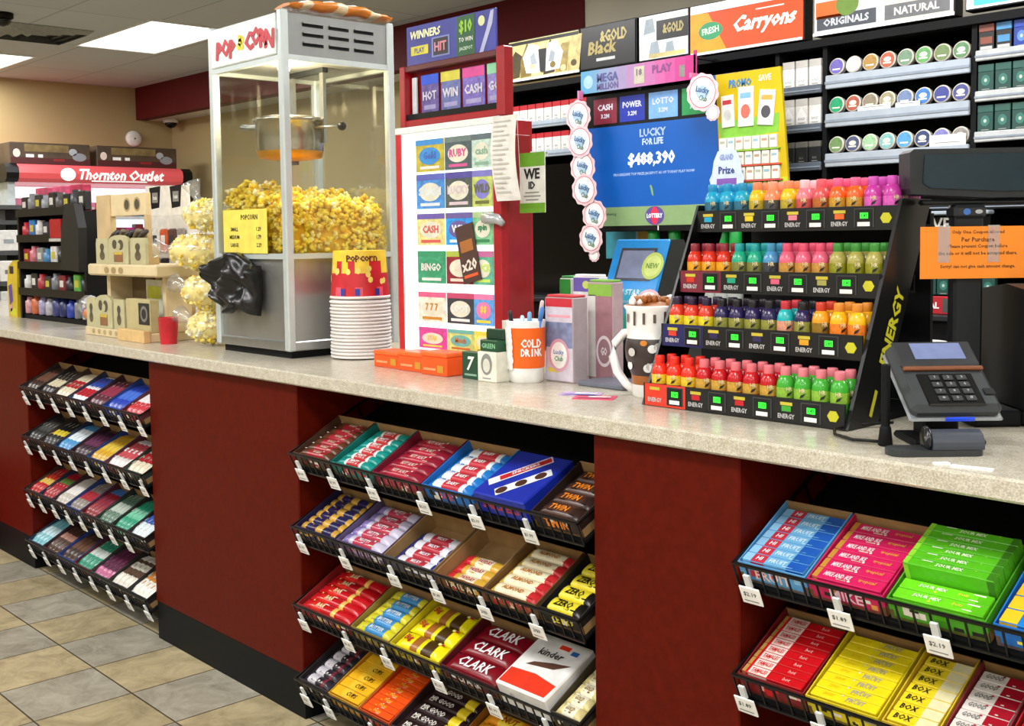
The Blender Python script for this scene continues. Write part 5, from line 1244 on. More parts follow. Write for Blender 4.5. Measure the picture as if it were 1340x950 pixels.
# lit header signs
def header(x0, x1, z0, z1, lab, cat_, bgm, deco, y=YB):
    t = thing('header_sign', lab, cat_, ((x0 + x1) / 2, y, z0))
    b = MB(); b.box(x0, x1, y - .012, y + .05, z0, z1, BLACK, .002); b.build('frame', t)
    MB().box(x0 + .006, x1 - .006, y - .016, y - .012, z0 + .006, z1 - .006, bgm).build('face', t)
    p = MB(); deco(p, front((x0 + x1) / 2, y - .016, (z0 + z1) / 2), x1 - x0, z1 - z0); p.build('artwork', t)
GL = mat('#d8c987', .35, emit=.15, var=.3, scale=14); LWH = mat('#f0f2f4', .4, emit=.3, var=.0); LBK = mat('#17181a', .35)
def h1(p, fm, W, H):
    q = mat('#f0f4f8', .35, emit=.25); g = mat('#5a4a24', .4)
    for k, c in enumerate(('#4a3f22', '#8f7a3c', '#e9dca4', '#3a3222', '#b49c54', '#e2d08c')): p.poly(fm, [(-.25 + k * .085, -.09), (-.17 + k * .085, -.085), (-.15 + k * .085, .02 + (k % 3) * .03), (-.20 + k * .085, .05 + (k % 2) * .03), (-.245 + k * .085, .0)], mat(c, .4, var=.3, scale=30), .0003 + k * .00004)
    for sx in (-1, 1):
        p.poly(fm, [(sx * .02, -.075), (sx * .12, -.07), (sx * .145, .01), (sx * .10, .075), (sx * .03, .06)][::sx], q, .0006)
        p.poly(fm, [(sx * .04, -.03), (sx * .08, -.03), (sx * .09, .01), (sx * .06, .03)][::sx], mat('#a8b4c0', .4), .0009)
    p.poly(fm, [(-.02, -.07), (.02, -.07), (.03, .04), (-.03, .04)], mat('#2a2a2c', .4), .0012)
    for i in range(7): p.disc(fm, .02, .016, (g, mat('#8a763a', .4), mat('#e8dca8', .4))[i % 3], .0007, -.22 + i * .073, -.07 + (i * 37 % 5) * .008)
    p.rect(fm, W * .98, .016, mat('#14171a', .4), .0008, 0, H * .41); p.rect(fm, W, .012, LWH, .0009, 0, -H * .47)
header(-.912, -.40, 2.096, 2.305, 'gold header sign with two silver shapes above the red topped packs', 'sign', GL, h1)
def h2(p, fm, W, H):
    p.text(fm, 'Black', .062, mat('#b8a662', .35, emit=.1), .20, .06, .0008, -.03, -.005, .15); p.text(fm, '&GOLD', .055, mat('#c8b873', .35, emit=.1), .17, .06, .0008, .04, .045)
    p.rect(fm, .12, .014, mat('#e0e0e0', .4), .0008, -.01, -.062)
header(-.397, -.036, 2.098, 2.305, 'black header sign with gold lettering above the pink banner', 'sign', LBK, h2)
def h3(p, fm, W, H):
    p.rect(fm, W * .62, H * .42, LBK, .0006, W * .18, H * .12); p.text(fm, '&GOLD', .045, mat('#c8b873', .35), .12, .06, .001, .06, .03)
    for x, y, r_ in ((-.08, .05, .035), (-.05, -.055, .035), (.04, -.06, .03)): p.poly(fm, [(x - r_, y - r_), (x + r_, y - r_ * .8), (x + r_ * .6, y + r_), (x - r_ * .6, y + r_ * .9)], mat('#a9bac6', .4), .0008)
    p.rect(fm, W * .7, .02, GL, .0009, .02, -.085)
header(-.022, .272, 2.096, 2.305, 'small white and gold header sign next to the orange one', 'sign', LWH, h3)
def h4(p, fm, W, H):
    oy = mat('#f59a24', .4, emit=.35); 
    p.poly(fm, [(-W * .485, -H * .46), (-W * .15, -H * .46), (-W * .32, H * .3), (-W * .485, H * .34)], oy, .0006)
    p.rect(fm, W * .97, H * .16, LWH, .0009, 0, H * .40); p.rect(fm, W * .97, H * .05, LWH, .0009, 0, -H * .46)
    p.disc(fm, .065, .038, mat('#3a9a6a', .4, emit=.2), .0011, -W * .30, -.01); p.text(fm, 'FRESH', .028, mat('#d8f0d8', .4, emit=.3), .09, .05, .0014, -W * .30, -.008, 0, .1)
    p.text(fm, "Carryons", .085, mat('#fdf0ec', .4, emit=.5), .31, .05, .0014, W * .17, -.01, .35); p.rect(fm, .14, .006, mat('#fbd8d0', .4, emit=.3), .0014, W * .22, .047)
header(.275, .863, 2.082, 2.305, 'orange and red header sign with white script lettering', 'sign', mat('#ee4a22', .4, emit=.5, var=.05), h4)
def h5(p, fm, W, H):
    p.rect(fm, W * .46, H * .9, mat('#c9cbd0', .4, emit=.15), .0006, -W * .25, 0); p.rect(fm, W * .46, H * .9, mat('#d8d0c0', .4, emit=.15), .0006, W * .25, 0)
    p.rect(fm, W * .2, H * .3, mat('#e0662a', .4, emit=.2), .0009, -W * .38, -H * .05); p.disc(fm, .05, .045, mat('#6a8a3a', .4), .0012, -W * .24, H * .0); p.rect(fm, W * .44, H * .26, mat('#4a4f58', .4), .0009, -W * .25, -H * .28); p.text(fm, 'ORIGINALS', .03, mat('#c8ccd4', .4), .20, .04, .0014, -W * .25, -H * .28)
    p.rect(fm, W * .44, H * .22, mat('#e8b06a', .4, emit=.2), .0009, W * .25, H * .05); p.rect(fm, W * .44, H * .26, mat('#6a6c70', .4), .0009, W * .25, -H * .28); p.text(fm, 'NATURAL', .03, mat('#d0d0d0', .4), .18, .04, .0014, W * .25, -H * .28); p.rect(fm, W, .012, LWH, .0014, 0, -H * .47)
header(.905, 1.497, 2.088, 2.305, 'pale header sign with orange and green prints above the tins', 'sign', LWH, h5)
def h6(p, fm, W, H): p.rect(fm, W * .9, H * .86, mat('#3fb4ea', .4, emit=.4), .0006); p.text(fm, 'ICE COOL', .08, LWH, .4, .05, .001)
header(1.535, 2.20, 2.094, 2.305, 'light blue header sign right of the tins', 'sign', LWH, h6)
# pink banner
bn = thing('pink_banner', 'long blue to pink banner mounted across the top of the blue jackpot screen', 'banner', (.125, 2.25, 1.95))
b = MB(); nS = 12; cols = ['#59a6cf', '#6fa4cc', '#86a0c6', '#979cc4', '#a494c0', '#b48abc', '#bf7fb6', '#c673b0', '#ca63a6', '#cb549c', '#c83f90', '#c22a82']
for i in range(nS): b.box(-.212 + i * .0558, -.212 + (i + 1) * .0558, 2.248, 2.252, 1.955 , 2.057, mat(cols[i], .45, var=.04))
b.box(.446, .462, 2.248, 2.252, 1.975, 2.075, mat('#c22a82', .45)); b.build('board', bn)
p = MB(); fm = front(.125, 2.248, 2.006)
p.disc(fm, .03, .03, mat('#a8d0e8', .4), .0006, -.29, 0); p.text(fm, 'MEGA', .04, mat('#5a5a9a', .4), .13, .05, .001, -.17, .012); p.text(fm, 'MILLION', .03, mat('#6a5a98', .4), .13, .04, .001, -.17, -.028)
p.rect(fm, .06, .075, mat('#c8c4b0', .4), .001, .02, 0); p.text(fm, '18', .03, mat('#7a6a7a', .4), .04, .05, .0014, .02, .012); p.text(fm, 'PLAY', .035, mat('#8a4a8a', .4), .12, .05, .001, .15, .015); p.rect(fm, .03, .05, mat('#8a8a84', .4), .001, .26, -.01)
p.build('print', bn)
for x in (-.15, .40): MB().box(x, x + .02, 2.252, 2.4295, 2.05, 2.06, DARKG).build('bracket', bn)
# jackpot screen
sc = thing('lottery_screen', 'wide blue jackpot screen with white numerals hung before the tobacco wall', 'screen', (.17, 2.31, 1.32))
MB().box(-.235, .585, 2.302, 2.36, 1.318, 1.95, BLACK, .006).build('housing', sc)
MB().box(.1, .25, 2.36, 2.4445, 1.50, 1.64, BLACKM).build('wall_mount', sc)
s = MB(); BLUE = mat('#0a4f9e', .3, emit=.55, var=.06, scale=5)
s.rect(front(.175, 2.302, 1.615), .80, .37, BLUE, .0006); s.rect(front(.175, 2.302, 1.387), .80, .086, mat('#7e9a6a', .3, emit=.35, var=.04), .0006)
for x, w_, c_, t1 in ((-.11, .145, '#7a2a3a', 'CASH'), (.055, .150, '#1f2f9a', 'POWER'), (.235, .165, '#6fa0d8', 'LOTTO'), (.41, .14, '#1f8a4a', 'PICK')):
    fm = front(x, 2.302, 1.872); s.rect(fm, w_, .115, mat(c_, .3, emit=.35), .0006); s.text(fm, t1, .028, mat('#c8ccd8', .3, emit=.3), w_ * .75, .05, .001, 0, .018); s.text(fm, '3.2M', .02, mat('#c8ccd8', .3, emit=.3), w_ * .6, .04, .001, 0, -.022)
fm = front(.175, 2.302, 1.62); wt = mat('#dfe6f0', .3, emit=.55)
s.text(fm, 'LUCKY', .036, mat('#9fb4d0', .3, emit=.35), .16, .08, .001, .0, .137); s.text(fm, 'FOR LIFE', .030, mat('#b0c2da', .3, emit=.35), .12, .08, .001, .0, .097)
s.text(fm, '$488,390', .066, wt, .33, .05, .001, -.01, .018); s.text(fm, 'PROGRESSIVE TOP PRIZE JACKPOT AS OF TODAY PLAY NOW', .016, mat('#a8c0e0', .3, emit=.4), .58, .01, .001, 0, -.045)
s.poly(fm, [(-.018, -.10), (-.006, -.14), (.004, -.146), (-.002, -.11), (-.012, -.095)], mat('#7aa04a', .3, emit=.3), .001)
fm = front(.175, 2.302, 1.387); s.disc(fm, .055, .042, mat('#5a4a8a', .3, emit=.3), .0012, .01, 0); s.disc(fm, .022, .04, mat('#c8304a', .3, emit=.4), .0015, .01, 0); s.text(fm, 'LOTTERY', .02, wt, .09, .05, .002, .01, 0); s.text(fm, 'drawing', .018, mat('#4a6a4a', .3), .12, .03, .001, -.25, .01); s.rect(fm, .006, .02, WHITE, .0015, .03, -.055)
s.build('picture', sc)
# garland of round cards
def garland(name_lab, spots, r, y):
    t = thing('badge_garland', name_lab, 'garland', (spots[0][0], y, spots[0][1]))
    for i, (x, z, k) in enumerate(spots):
        yy = y - (i % 2) * .006 - i * .0015
        b = MB(); fm = face_m((x, yy, z), (1, 0, 0), (0, 0, 1)) @ Matrix.Rotation(-.25 if k > .8 else 0, 4, 'Z')
        pts = [(r * k * (1 + .045 * math.cos(10 * a_)) * math.cos(a_), r * k * .94 * (1 + .045 * math.cos(10 * a_)) * math.sin(a_)) for a_ in [2 * PI * j / 60 for j in range(60)]]
        n = len(pts); V = [(q[0], q[1], 0) for q in pts] + [(q[0], q[1], .002) for q in pts]
        b.add(V, [tuple(range(n))[::-1], tuple(range(n, 2 * n))] + [(j, (j + 1) % n, n + (j + 1) % n, n + j) for j in range(n)], mat('#e6c3cb', .5), fm)
        b.disc(fm, r * k * .84, r * k * .80, mat('#b8404e', .5), .0024); b.disc(fm, r * k * .80, r * k * .76, mat('#f2dfe2', .5), .0027); b.disc(fm, r * k * .68, r * k * .62, WHITE, .003)
        if k > .6: b.disc(fm, r * k * .42, r * k * .34, mat('#a8c4dc', .5), .0034); b.text(fm, 'Lucky', r * .4, mat('#4a6a94', .5), r * .9, .04, .004, 0, r * .08); b.text(fm, 'Club', r * .3, mat('#3a6a4a', .5), r * .6, .03, .004, .01, -r * .3)
        b.build('round_card', t)
    MB().tube([(x + .0, y + .004, z) for x, z, k in spots], .0018, PINK, 5).build('string', t)
    return t
g = garland('garland of six overlapping round pink edged cards left of the blue screen', [(-.205, 1.853, 1), (-.188, 1.735, 1), (-.176, 1.617, 1), (-.160, 1.513, 1), (-.102, 1.395, .95), (-.118, 1.288, .92), (-.102, 1.212, .42)], .078, 2.222)
MB().box(-.21, -.20, 2.222, 2.25, 1.93, 1.97, PINK).build('string', g)
g = garland('single round pink edged card hanging at the top right corner of the blue screen', [(.532, 1.888, 1.05), (.590, 1.798, .44)], .078, 2.20)
MB().box(.462, .472, 2.20, 2.25, 1.955, 1.975, PINK).build('string', g)
# yellow display
yd = thing('yellow_promo_board', 'tall yellow promotional board with rows of small white packs beside the screen', 'promo board', (.74, 2.26, 1.48))
YM = mat('#c6ac12', .45, var=.06, scale=9, spec=.3)
b = MB().prism([(.556, 1.960), (.872, 1.960), (.912, 1.485), (.582, 1.478)], 'y', 2.255, 2.268, YM); b.build('board', yd)
p = MB(); fm = front(.725, 2.255, 1.72)
p.text(fm, 'PROMO', .034, mat('#3a7ab0', .4), .11, .06, .001, -.045, .195); p.text(fm, 'SAVE', .026, mat('#e8e4c0', .4), .06, .05, .001, .075, .205)
p.poly(fm, [(-.155, .04), (.145, .06), (.14, -.015), (-.14, -.035)], mat('#7ab83a', .4), .0006)
p.text(fm, 'BUY 2 SAVE', .030, mat('#4a5a1a', .4), .12, .05, .001, .09, -.215); p.poly(fm, [(-.14, -.238), (.185, -.232), (.18, -.195), (-.14, -.198)], mat('#b8d02a', .4), .0006)
p.build('print', yd)
for i, (x, h_, w_) in enumerate(((-.105, .13, .062), (-.015, .16, .075), (.085, .14, .075))):
    k = MB(); M = fm @ Matrix.Translation((x, .085 + (i == 1) * .012, 0)) @ Matrix.Rotation((.05, 0, -.1)[i], 4, 'Z'); k.box(-w_ / 2, w_ / 2, -h_ / 2, h_ / 2, 0, .006, mat('#e6e4de', .4), .001, M)
    k.rect(M, w_ * .7, h_ * .14, mat(('#b83a44', '#7ab0d8', '#c8a04a')[i], .4), .0066, 0, h_ * .28); k.disc(M, w_ * .3, h_ * .18, mat(('#c8ccc8', '#d86a5a', '#4a4a52')[i], .4), .0066, 0, -h_ * .12); k.build('picture_card', yd)
for r_ in range(3):
    for i in range(7):
        x = -.125 + i * .041 + r_ * .006; z = -.05 - r_ * .062; k = MB(); k.box(-.017, .017, -.026, .026, 0, .012, mat(('#e4e2d8', '#d8e0d8', '#dcd8cc')[i % 3], .4), .001, fm @ Matrix.Translation((x, z, 0)))
        k.rect(fm, .024, .01, mat(('#a8a89a', '#8ab0c0', '#b8907a')[(i + r_) % 3], .4), .0126, x, z + .008); k.build('small_pack', yd)
    MB().box(-.15 + r_ * .006, .15 + r_ * .006, -.083 - r_ * .062, -.077 - r_ * .062, 0, .014, mat(('#8ab83a', '#c8503a', '#c84a4a')[r_], .4), 0, fm).build('ledge', yd)
MB().box(.716, .734, 2.268, 2.4495, 1.80, 1.83, DARKG).build('bracket', yd)
# bell shaped badge
bb = thing('bell_badge', 'pale blue bell shaped badge with a purple band below the yellow board', 'badge', (.63, 2.235, 1.49))
pts = [(-.088, -.045), (-.080, -.07), (-.03, -.085), (.03, -.085), (.080, -.07), (.088, -.045), (.074, -.02), (.066, .03), (.045, .070), (.0, .084), (-.045, .070), (-.066, .03), (-.074, -.02)]
fm = front(.63, 2.235, 1.572); b = MB(); n = len(pts)
b.add([(q[0], q[1], 0) for q in pts] + [(q[0], q[1], .004) for q in pts], [tuple(range(n))[::-1], tuple(range(n, 2 * n))] + [(j, (j + 1) % n, n + (j + 1) % n, n + j) for j in range(n)], mat('#c3d2ec', .45), fm); b.build('card', bb)
p = MB(); p.rect(fm, .10, .026, mat('#7a52a8', .45), .0046, 0, -.055); p.text(fm, 'GRAND', .024, mat('#8a9ac8', .45), .07, .04, .0048, 0, .045); p.text(fm, 'Prize', .03, mat('#3a4a84', .45), .08, .05, .0048, 0, -.008); p.build('print', bb)
MB().box(.575, .583, 2.238, 2.2545, 1.60, 1.61, DARKG).build('peg', bb)
# teal poster and the white bottles behind the kiosk
ps = thing('teal_poster', 'small teal poster with a gold square on the dark panel below the screen', 'poster', (-.085, 2.43, 1.19))
MB().box(-.235, .065, 2.436, 2.444, 1.19, 1.50, mat('#3f9fb4', .4, var=.1), .001).build('board', ps)
p = MB(); fm = front(-.085, 2.436, 1.345); p.rect(fm, .10, .12, mat('#a8c8d0', .4), .0006, .09, -.07); p.rect(fm, .06, .055, mat('#b8983a', .4), .001, .085, -.055); p.build('print', ps)
for i, x in enumerate((.13, .25, .45, .515, .58)):
    t = thing('white_bottle', 'white bottle with green cap on the dark back counter, %s from the teal poster' % NTH[i], 'bottle', (x, 2.36, 1.001), 0, 'green capped bottles on the back counter')
    MB().lathe([(.03, 0), (.034, .004), (.034, .20), (.028, .225), (.02, .235)], mat('#dfe4e0', .35), 20).build('bottle_body', t, True)
    MB().lathe([(.026, .232), (.027, .234), (.027, .318), (.022, .325), (.002, .326)], mat('#17a344', .35), 18).build('cap', t, True)
    l = MB().lathe([(.0345, .05), (.0345, .15)], mat('#3aa85a' if i % 2 else '#c8d8cc', .4), 20, None, True, False); l.build('label', t, True)
# ---------------------------------------------------------------- wooden counter display
WD = mat('#cbb083', .6, var=.12, scale=12); WD2 = mat('#b79c6a', .65, var=.12, scale=14); WL = mat('#d8c49a', .6, var=.1, scale=12); ENG = mat('#4f4636', .7)
wd = thing('wooden_display', 'two tier pale wooden counter display with engraved house shaped fronts', 'display stand', (-.46, .22, WT))
b = MB(); b.box(-.745, -.195, .100, .30, WT, WT + .032, WL, .003); b.box(-.70, -.20, .255, .275, WT + .032, 1.18, WD2, .002)
b.build('base', wd)
b = MB(); b.box(-.750, -.630, .160, .185, 1.222, 1.476, WD, .002); b.box(-.630, -.335, .165, .185, 1.395, 1.474, WL, .002); b.box(-.355, -.335, .165, .185, 1.222, 1.395, WD, .002)
fm = front(-.47, .165, 1.435)
for x in (-.02, .065): b.disc(fm, .028, .026, WD2, .0008, x, 0); b.disc(fm, .020, .019, ENG, .0012, x, 0, 12)
b.build('header_board', wd)
b = MB(); b.box(-.690, -.125, .094, .28, 1.18, 1.222, WL, .006)
fm = front(-.42, .094, 1.20)
for x in (-.10, -.04, .02): b.disc(fm, .020, .012, mat('#a08a5a', .6), .0008, x, 0)
b.build('shelf', wd)
for x0, x1 in ((-.675, -.645), (-.215, -.190)): MB().box(x0, x1, .160, .255, WT + .032, 1.18, WL).build('side_board', wd)
MB().box(-.645, -.47, .245, .255, 1.03, 1.18, mat('#7a6748', .7)).build('back_board', wd)
fm = front(-.47, .100, WT + .017); p = MB()
for i in range(9): p.disc(fm, .014, .010, mat('#b09a68', .6), .0008, -.2 + i * .05, 0, 6)
p.build('carving', wd)
k = MB().box(-.42, -.29, .195, .20, 1.02, 1.165, mat('#d6d8c4', .6), .001); k.rect(front(-.355, .195, 1.12), .11, .045, mat('#c0c038', .5), .0006); k.build('price_card', wd)
def house(x, y, z, w, h, arch, lab):
    t = thing('engraved_box', lab, 'wooden box', (x, y, z + .0008), 0, 'engraved boxes on the wooden display')
    hw = w / 2; pts = [(-hw, 0), (hw, 0), (hw, h * .78)]
    pts += [(hw * math.cos(a_), h * .78 + h * .22 * math.sin(a_)) for a_ in [i * PI / 8 for i in range(1, 8)]] if arch else [(hw * .9, h), (-hw * .9, h)]
    pts += [(-hw, h * .78)]
    GR = mat('#b9b28a', .6, var=.1, scale=25)
    MB().prism(pts, 'y', 0, .012, GR).build('front_panel', t, True)
    MB().box(-hw, hw, .012, .05, 0, h * .75, WD2, .001).build('tray', t, True)
    p = MB(); f = face_m((0, 0, 0), (1, 0, 0), (0, 0, 1))
    if arch:
        p.disc(f, w * .12, h * .16, ENG, .0008, -w * .18, h * .68); p.disc(f, w * .14, h * .18, ENG, .0008, w * .12, h * .66); p.disc(f, w * .1, h * .12, GR, .0012, w * .02, h * .62)
        p.rect(f, w * .45, h * .34, mat('#8a5f3a', .6, var=.2), .0008, 0, h * .24); p.rect(f, w * .40, h * .09, mat('#c8ac3a', .6), .0012, 0, h * .37)
    else:
        p.disc(f, w * .16, h * .14, ENG, .0008, 0, h * .66); p.disc(f, w * .2, h * .18, mat('#5f5238', .7), .0008, 0, h * .32); p.rect(f, w * .2, h * .3, ENG, .0009, 0, h * .48)
    p.build('engraving', t, True)
for row, (z, h) in enumerate(((WT + .032, .108), (1.222, .092))):
    wn = ('lower', 'upper')[row]
    c = ((-.695, .085), (-.575, .145), (-.45, .09)) if row == 0 else ((-.576, .110), (-.430, .165), (-.278, .120))
    house(c[0][0], .104, z, c[0][1], h, False, 'narrow engraved wooden box on the %s tier, nearest the accessory rack' % wn)
    house(c[1][0], .101, z, c[1][1], h * 1.12, True, 'wide arched engraved wooden box in the middle of the %s tier' % wn)
    house(c[2][0], .104, z, c[2][1], h, False, 'narrow engraved wooden box on the %s tier, right of the arched one' % wn)
    if row == 0:
        t = thing('side_box', 'plain olive wooden box with a dark round emblem, beside the red cup', 'wooden box', (-.275, .12, z))
        MB().box(-.390, -.200, .104, .138, z + .0008, z + .115, mat('#b7ab7c', .6, var=.08), .002).build('box_body', t)
        p = MB(); f = front(-.245, .104, z + .065); p.rect(f, .085, .075, mat('#23211f', .6), .0008); p.disc(f, .028, .028, mat('#7a766a', .6), .0012); p.disc(f, .018, .018, mat('#23211f', .6), .0016); p.build('emblem', t)
        t = thing('wood_ledge', 'pale orange wooden ledge in front of the olive box by the red cup', 'ledge', (-.28, .1, WT)); MB().box(-.40, -.19, .074, .099, WT, WT + .042, mat('#d6b277', .6, var=.1), .002).build('ledge', t)
rnd = random.Random(6)
for i in range(7):
    x = -.575 + i * .040
    o = MB().tube([(x, .136, 1.301), (x + .03, .138, 1.328 + .006 * (i % 3)), (x + .06, .138, 1.338)], [.012, .010, .008], mat(('#3a322a', '#2a2624', '#6a5a48')[i % 3], .5), 8).build('lighter_case')
    tag(o, 'dark pipe shaped item on the upper wooden tier, %s from the accessory rack' % NTH[i], 'pipe', 'dark items on the upper wooden tier')
# white card rack behind
cr = thing('card_rack', 'white card rack with two black pictures behind the wooden display', 'rack', (-.74, .47, WT))
MB().box(-.93, -.565, .44, .56, WT, 1.405, mat('#dedad2', .5), .003).build('rack_body', cr)
MB().prism([(-.935, 1.405), (-.56, 1.40), (-.57, 1.515), (-.925, 1.525)], 'y', .44, .452, mat('#e9e5d9', .5)).build('header_card', cr)
p = MB(); fm = front(-.745, .44, 1.47)
for x in (-.095, .085): p.poly(fm, [(x - .05, .045), (x + .05, .05), (x + .035, -.035), (x - .035, -.04)], BLACK, .0008); p.rect(fm, .05, .04, mat('#8a8680', .5), .0012, x, .005); p.text(fm, 'hats', .016, WHITE, .04, .03, .0016, x, .005)
p.build('print', cr)
COLS = [('black', '#1d1b1c'), ('brown', '#5a3d34'), ('white', '#d6d2cc'), ('grey', '#8d8682'), ('orange', '#c4562a')]
for r_ in range(3):
    for i in range(5):
        nm, c_ = COLS[(i * 2 + r_) % 5]; x = -.895 + i * .072; z = 1.30 - r_ * .115
        k = MB().box(x - .030, x + .030, .425, .439, z - .045, z + .05, mat(c_, .4, var=.3, scale=40), .006); k.rect(front(x, .425, z + .01), .036, .03, mat(('#e0ddd8', '#3a3636')[(i + r_) % 2], .5), .0008)
        tag(k.build('hanging_packet'), '%s packet hanging on the white card rack, %s in its %s row' % (nm, NTH[i], ('top', 'middle', 'bottom')[r_]), 'packet', 'packets on the white card rack')
# ---------------------------------------------------------------- black accessory rack
ar = thing('accessory_rack', 'black wire accessory rack packed with small packets at the far counter end', 'rack', (-1.5, .40, WT))
b = MB(); b.box(-1.90, -1.14, .39, .40, WT, 1.44, mat('#1b1c1e', .6, spec=.2)); b.box(-1.90, -1.14, .28, .40, WT, WT + .02, BLACKM); b.build('back_panel', ar)
for z in (1.075, 1.195, 1.315, 1.43):
    k = MB(); k.box(-1.9, -1.14, .27, .40, z - .006, z, BLACKM); k.box(-1.9, -1.14, .262, .27, z - .012, z + .022, BLACK); k.build('shelf', ar)
for x in (-1.9, -1.15):
    MB().box(x - .006, x + .012, .27, .40, WT, 1.43, BLACK).build('side_frame', ar)
PCOL = [[('black', '#17181b'), ('grey', '#77787a'), ('charcoal', '#2d2f33'), ('silver', '#8f9096'), ('dark', '#1e1c20'), ('smoke', '#55504e'), ('ink', '#121318'), ('slate', '#3c3d42'), ('coal', '#222'[:4] + '426')],
        [('red', '#b4222c'), ('blue', '#2a74b8'), ('white', '#cfcac6'), ('navy', '#23263f'), ('plum', '#3d2a3f'), ('black', '#131318'), ('cream', '#d3cbb4'), ('teal', '#2f7f86'), ('brown', '#5f3c33')],
        [('crimson', '#9c2a36'), ('rose', '#c06a76'), ('grey', '#8b8a88'), ('bluish', '#3f7fae'), ('white', '#d8d6d4'), ('dark', '#1a1b1f'), ('silver', '#9d9ea2'), ('black', '#15151a'), ('green', '#3f8f4f')],
        [('white', '#c9c7c6'), ('black', '#1b1b1f'), ('red', '#a83038'), ('charcoal', '#2b2c30'), ('grey', '#6d6e72'), ('dark red', '#7a1f28'), ('ink', '#17181f'), ('lime', '#5fae4a'), ('coal', '#222326')],
        [('pink', '#c68b8f'), ('orange', '#c5663c'), ('lilac', '#9a93b4'), ('pale grey', '#a9a8ae'), ('indigo', '#3a3d74'), ('navy', '#232a5c'), ('blue', '#2a3fa0'), ('grey', '#77777d'), ('cream', '#c8bda8')]]
LV = ['top', 'second', 'third', 'fourth', 'bottom']
for r_, z in enumerate((1.432, 1.317, 1.197, 1.077, WT + .022)):
    for i, (nm, c_) in enumerate(PCOL[r_]):
        x = -1.850 + i * .0815; z2 = z; h = .076 + .006 * ((i * 5 + r_ * 3) % 3); k = MB()
        if r_ == 4 or (i + r_) % 2: k.lathe([(.022, 0), (.026, .003), (.026, h * .75), (.018, h * .8), (.018, h)], mat(c_, .35, var=.2, scale=50), 14, Matrix.Translation((x, .30, z + .001)))
        else: k.box(x - .034, x + .034, .285, .315, z + .001, z + h, mat(c_, .35, var=.3, scale=40), .004); k.rect(front(x, .285, z + h * .55), .04, h * .35, mat(('#d8d4cc', '#a82a34', '#c8b83a', '#5a5a62')[(i + r_) % 4], .5), .0008)
        tag(k.build('small_packet'), 'small %s packet, %s along the %s shelf of the black accessory rack' % (nm, NTH[i], LV[r_]), 'packet', 'packets on the black accessory rack')
t = thing('red_tin', 'square bright red box standing out on the black accessory rack', 'box', (-1.36, .25, 1.32)); MB().box(-1.425, -1.305, .235, .262, 1.318, 1.40, mat('#a80f1d', .35), .003).build('box_body', t); MB().box(-1.43, -1.30, .232, .264, 1.305, 1.318, mat('#b8b6b0', .5), .002).build('lid', t)
t = thing('black_pouch', 'large plain black pouch hanging at the near end of the accessory rack', 'pouch', (-1.19, .26, 1.17)); MB().prism([(-1.29, 1.19), (-1.10, 1.18), (-1.09, 1.36), (-1.13, 1.46), (-1.22, 1.46), (-1.27, 1.36)], 'y', .225, .26, mat('#0e0f11', .45)).build('pouch_body', t); MB().tube([(-1.22, .245, 1.455), (-1.20, .26, 1.46), (-1.16, .268, 1.46), (-1.13, .245, 1.455)], .006, BLACK, 6).build('strap', t)
for i, (x, c_, lab) in enumerate(((-1.80, '#c7496b', 'row of bright pink packets on top of the accessory rack, first one'), (-1.60, '#d8557f', 'bright pink packet on top of the accessory rack, middle one'), (-1.40, '#c22f54', 'deep pink packet on top of the accessory rack, last one'))):
    o = MB().box(x - .07, x + .07, .345, .385, 1.432, 1.55, mat(c_, .4, var=.3, scale=30), .004).build('pink_packet'); tag(o, lab, 'packet')
tb = MB(); tb.blob((-1.02, .24, 1.034), .055, PLASTIC, 4, 2, .3, (1, .9, 1.1)); o1 = thing('clear_sack', 'small clear sack with blue and orange things beside the wooden display', 'sack', (-1.02, .24, WT)); tb.build('wrap', o1); q = MB(); q.blob((-1.0, .235, 1.015), .034, mat('#c97a4a', .5), 2, 2, .2); q.blob((-1.05, .24, 1.015), .026, mat('#3a4f9c', .5), 3, 2, .2); q.blob((-1.03, .24, 1.06), .032, mat('#b9b6bc', .5), 5, 2, .2); q.build('contents', o1)
b = thing('gift_bag', 'tall yellow and purple bag at the far left end of the counter', 'bag', (-2.0, .30, WT)); MB().prism([(-2.06, WT), (-1.95, WT), (-1.93, 1.20), (-1.98, 1.22), (-2.05, 1.19), (-2.07, 1.1)], 'y', .27, .34, mat('#c9ae2a', .4, var=.2, scale=12)).build('bag_body', b)
p = MB(); fm = front(-2.0, .27, 1.08); p.poly(fm, [(-.055, .02), (-.01, .03), (.0, -.05), (-.04, -.07)], mat('#5a3f94', .4), .0008); p.rect(fm, .05, .035, mat('#2a2030', .4), .0008, -.005, .095); p.rect(fm, .07, .03, mat('#c8cc2a', .4), .0008, .0, -.1); p.disc(fm, .02, .015, mat('#d8a0a8', .4), .0008, -.03, -.085); p.build('print', b)
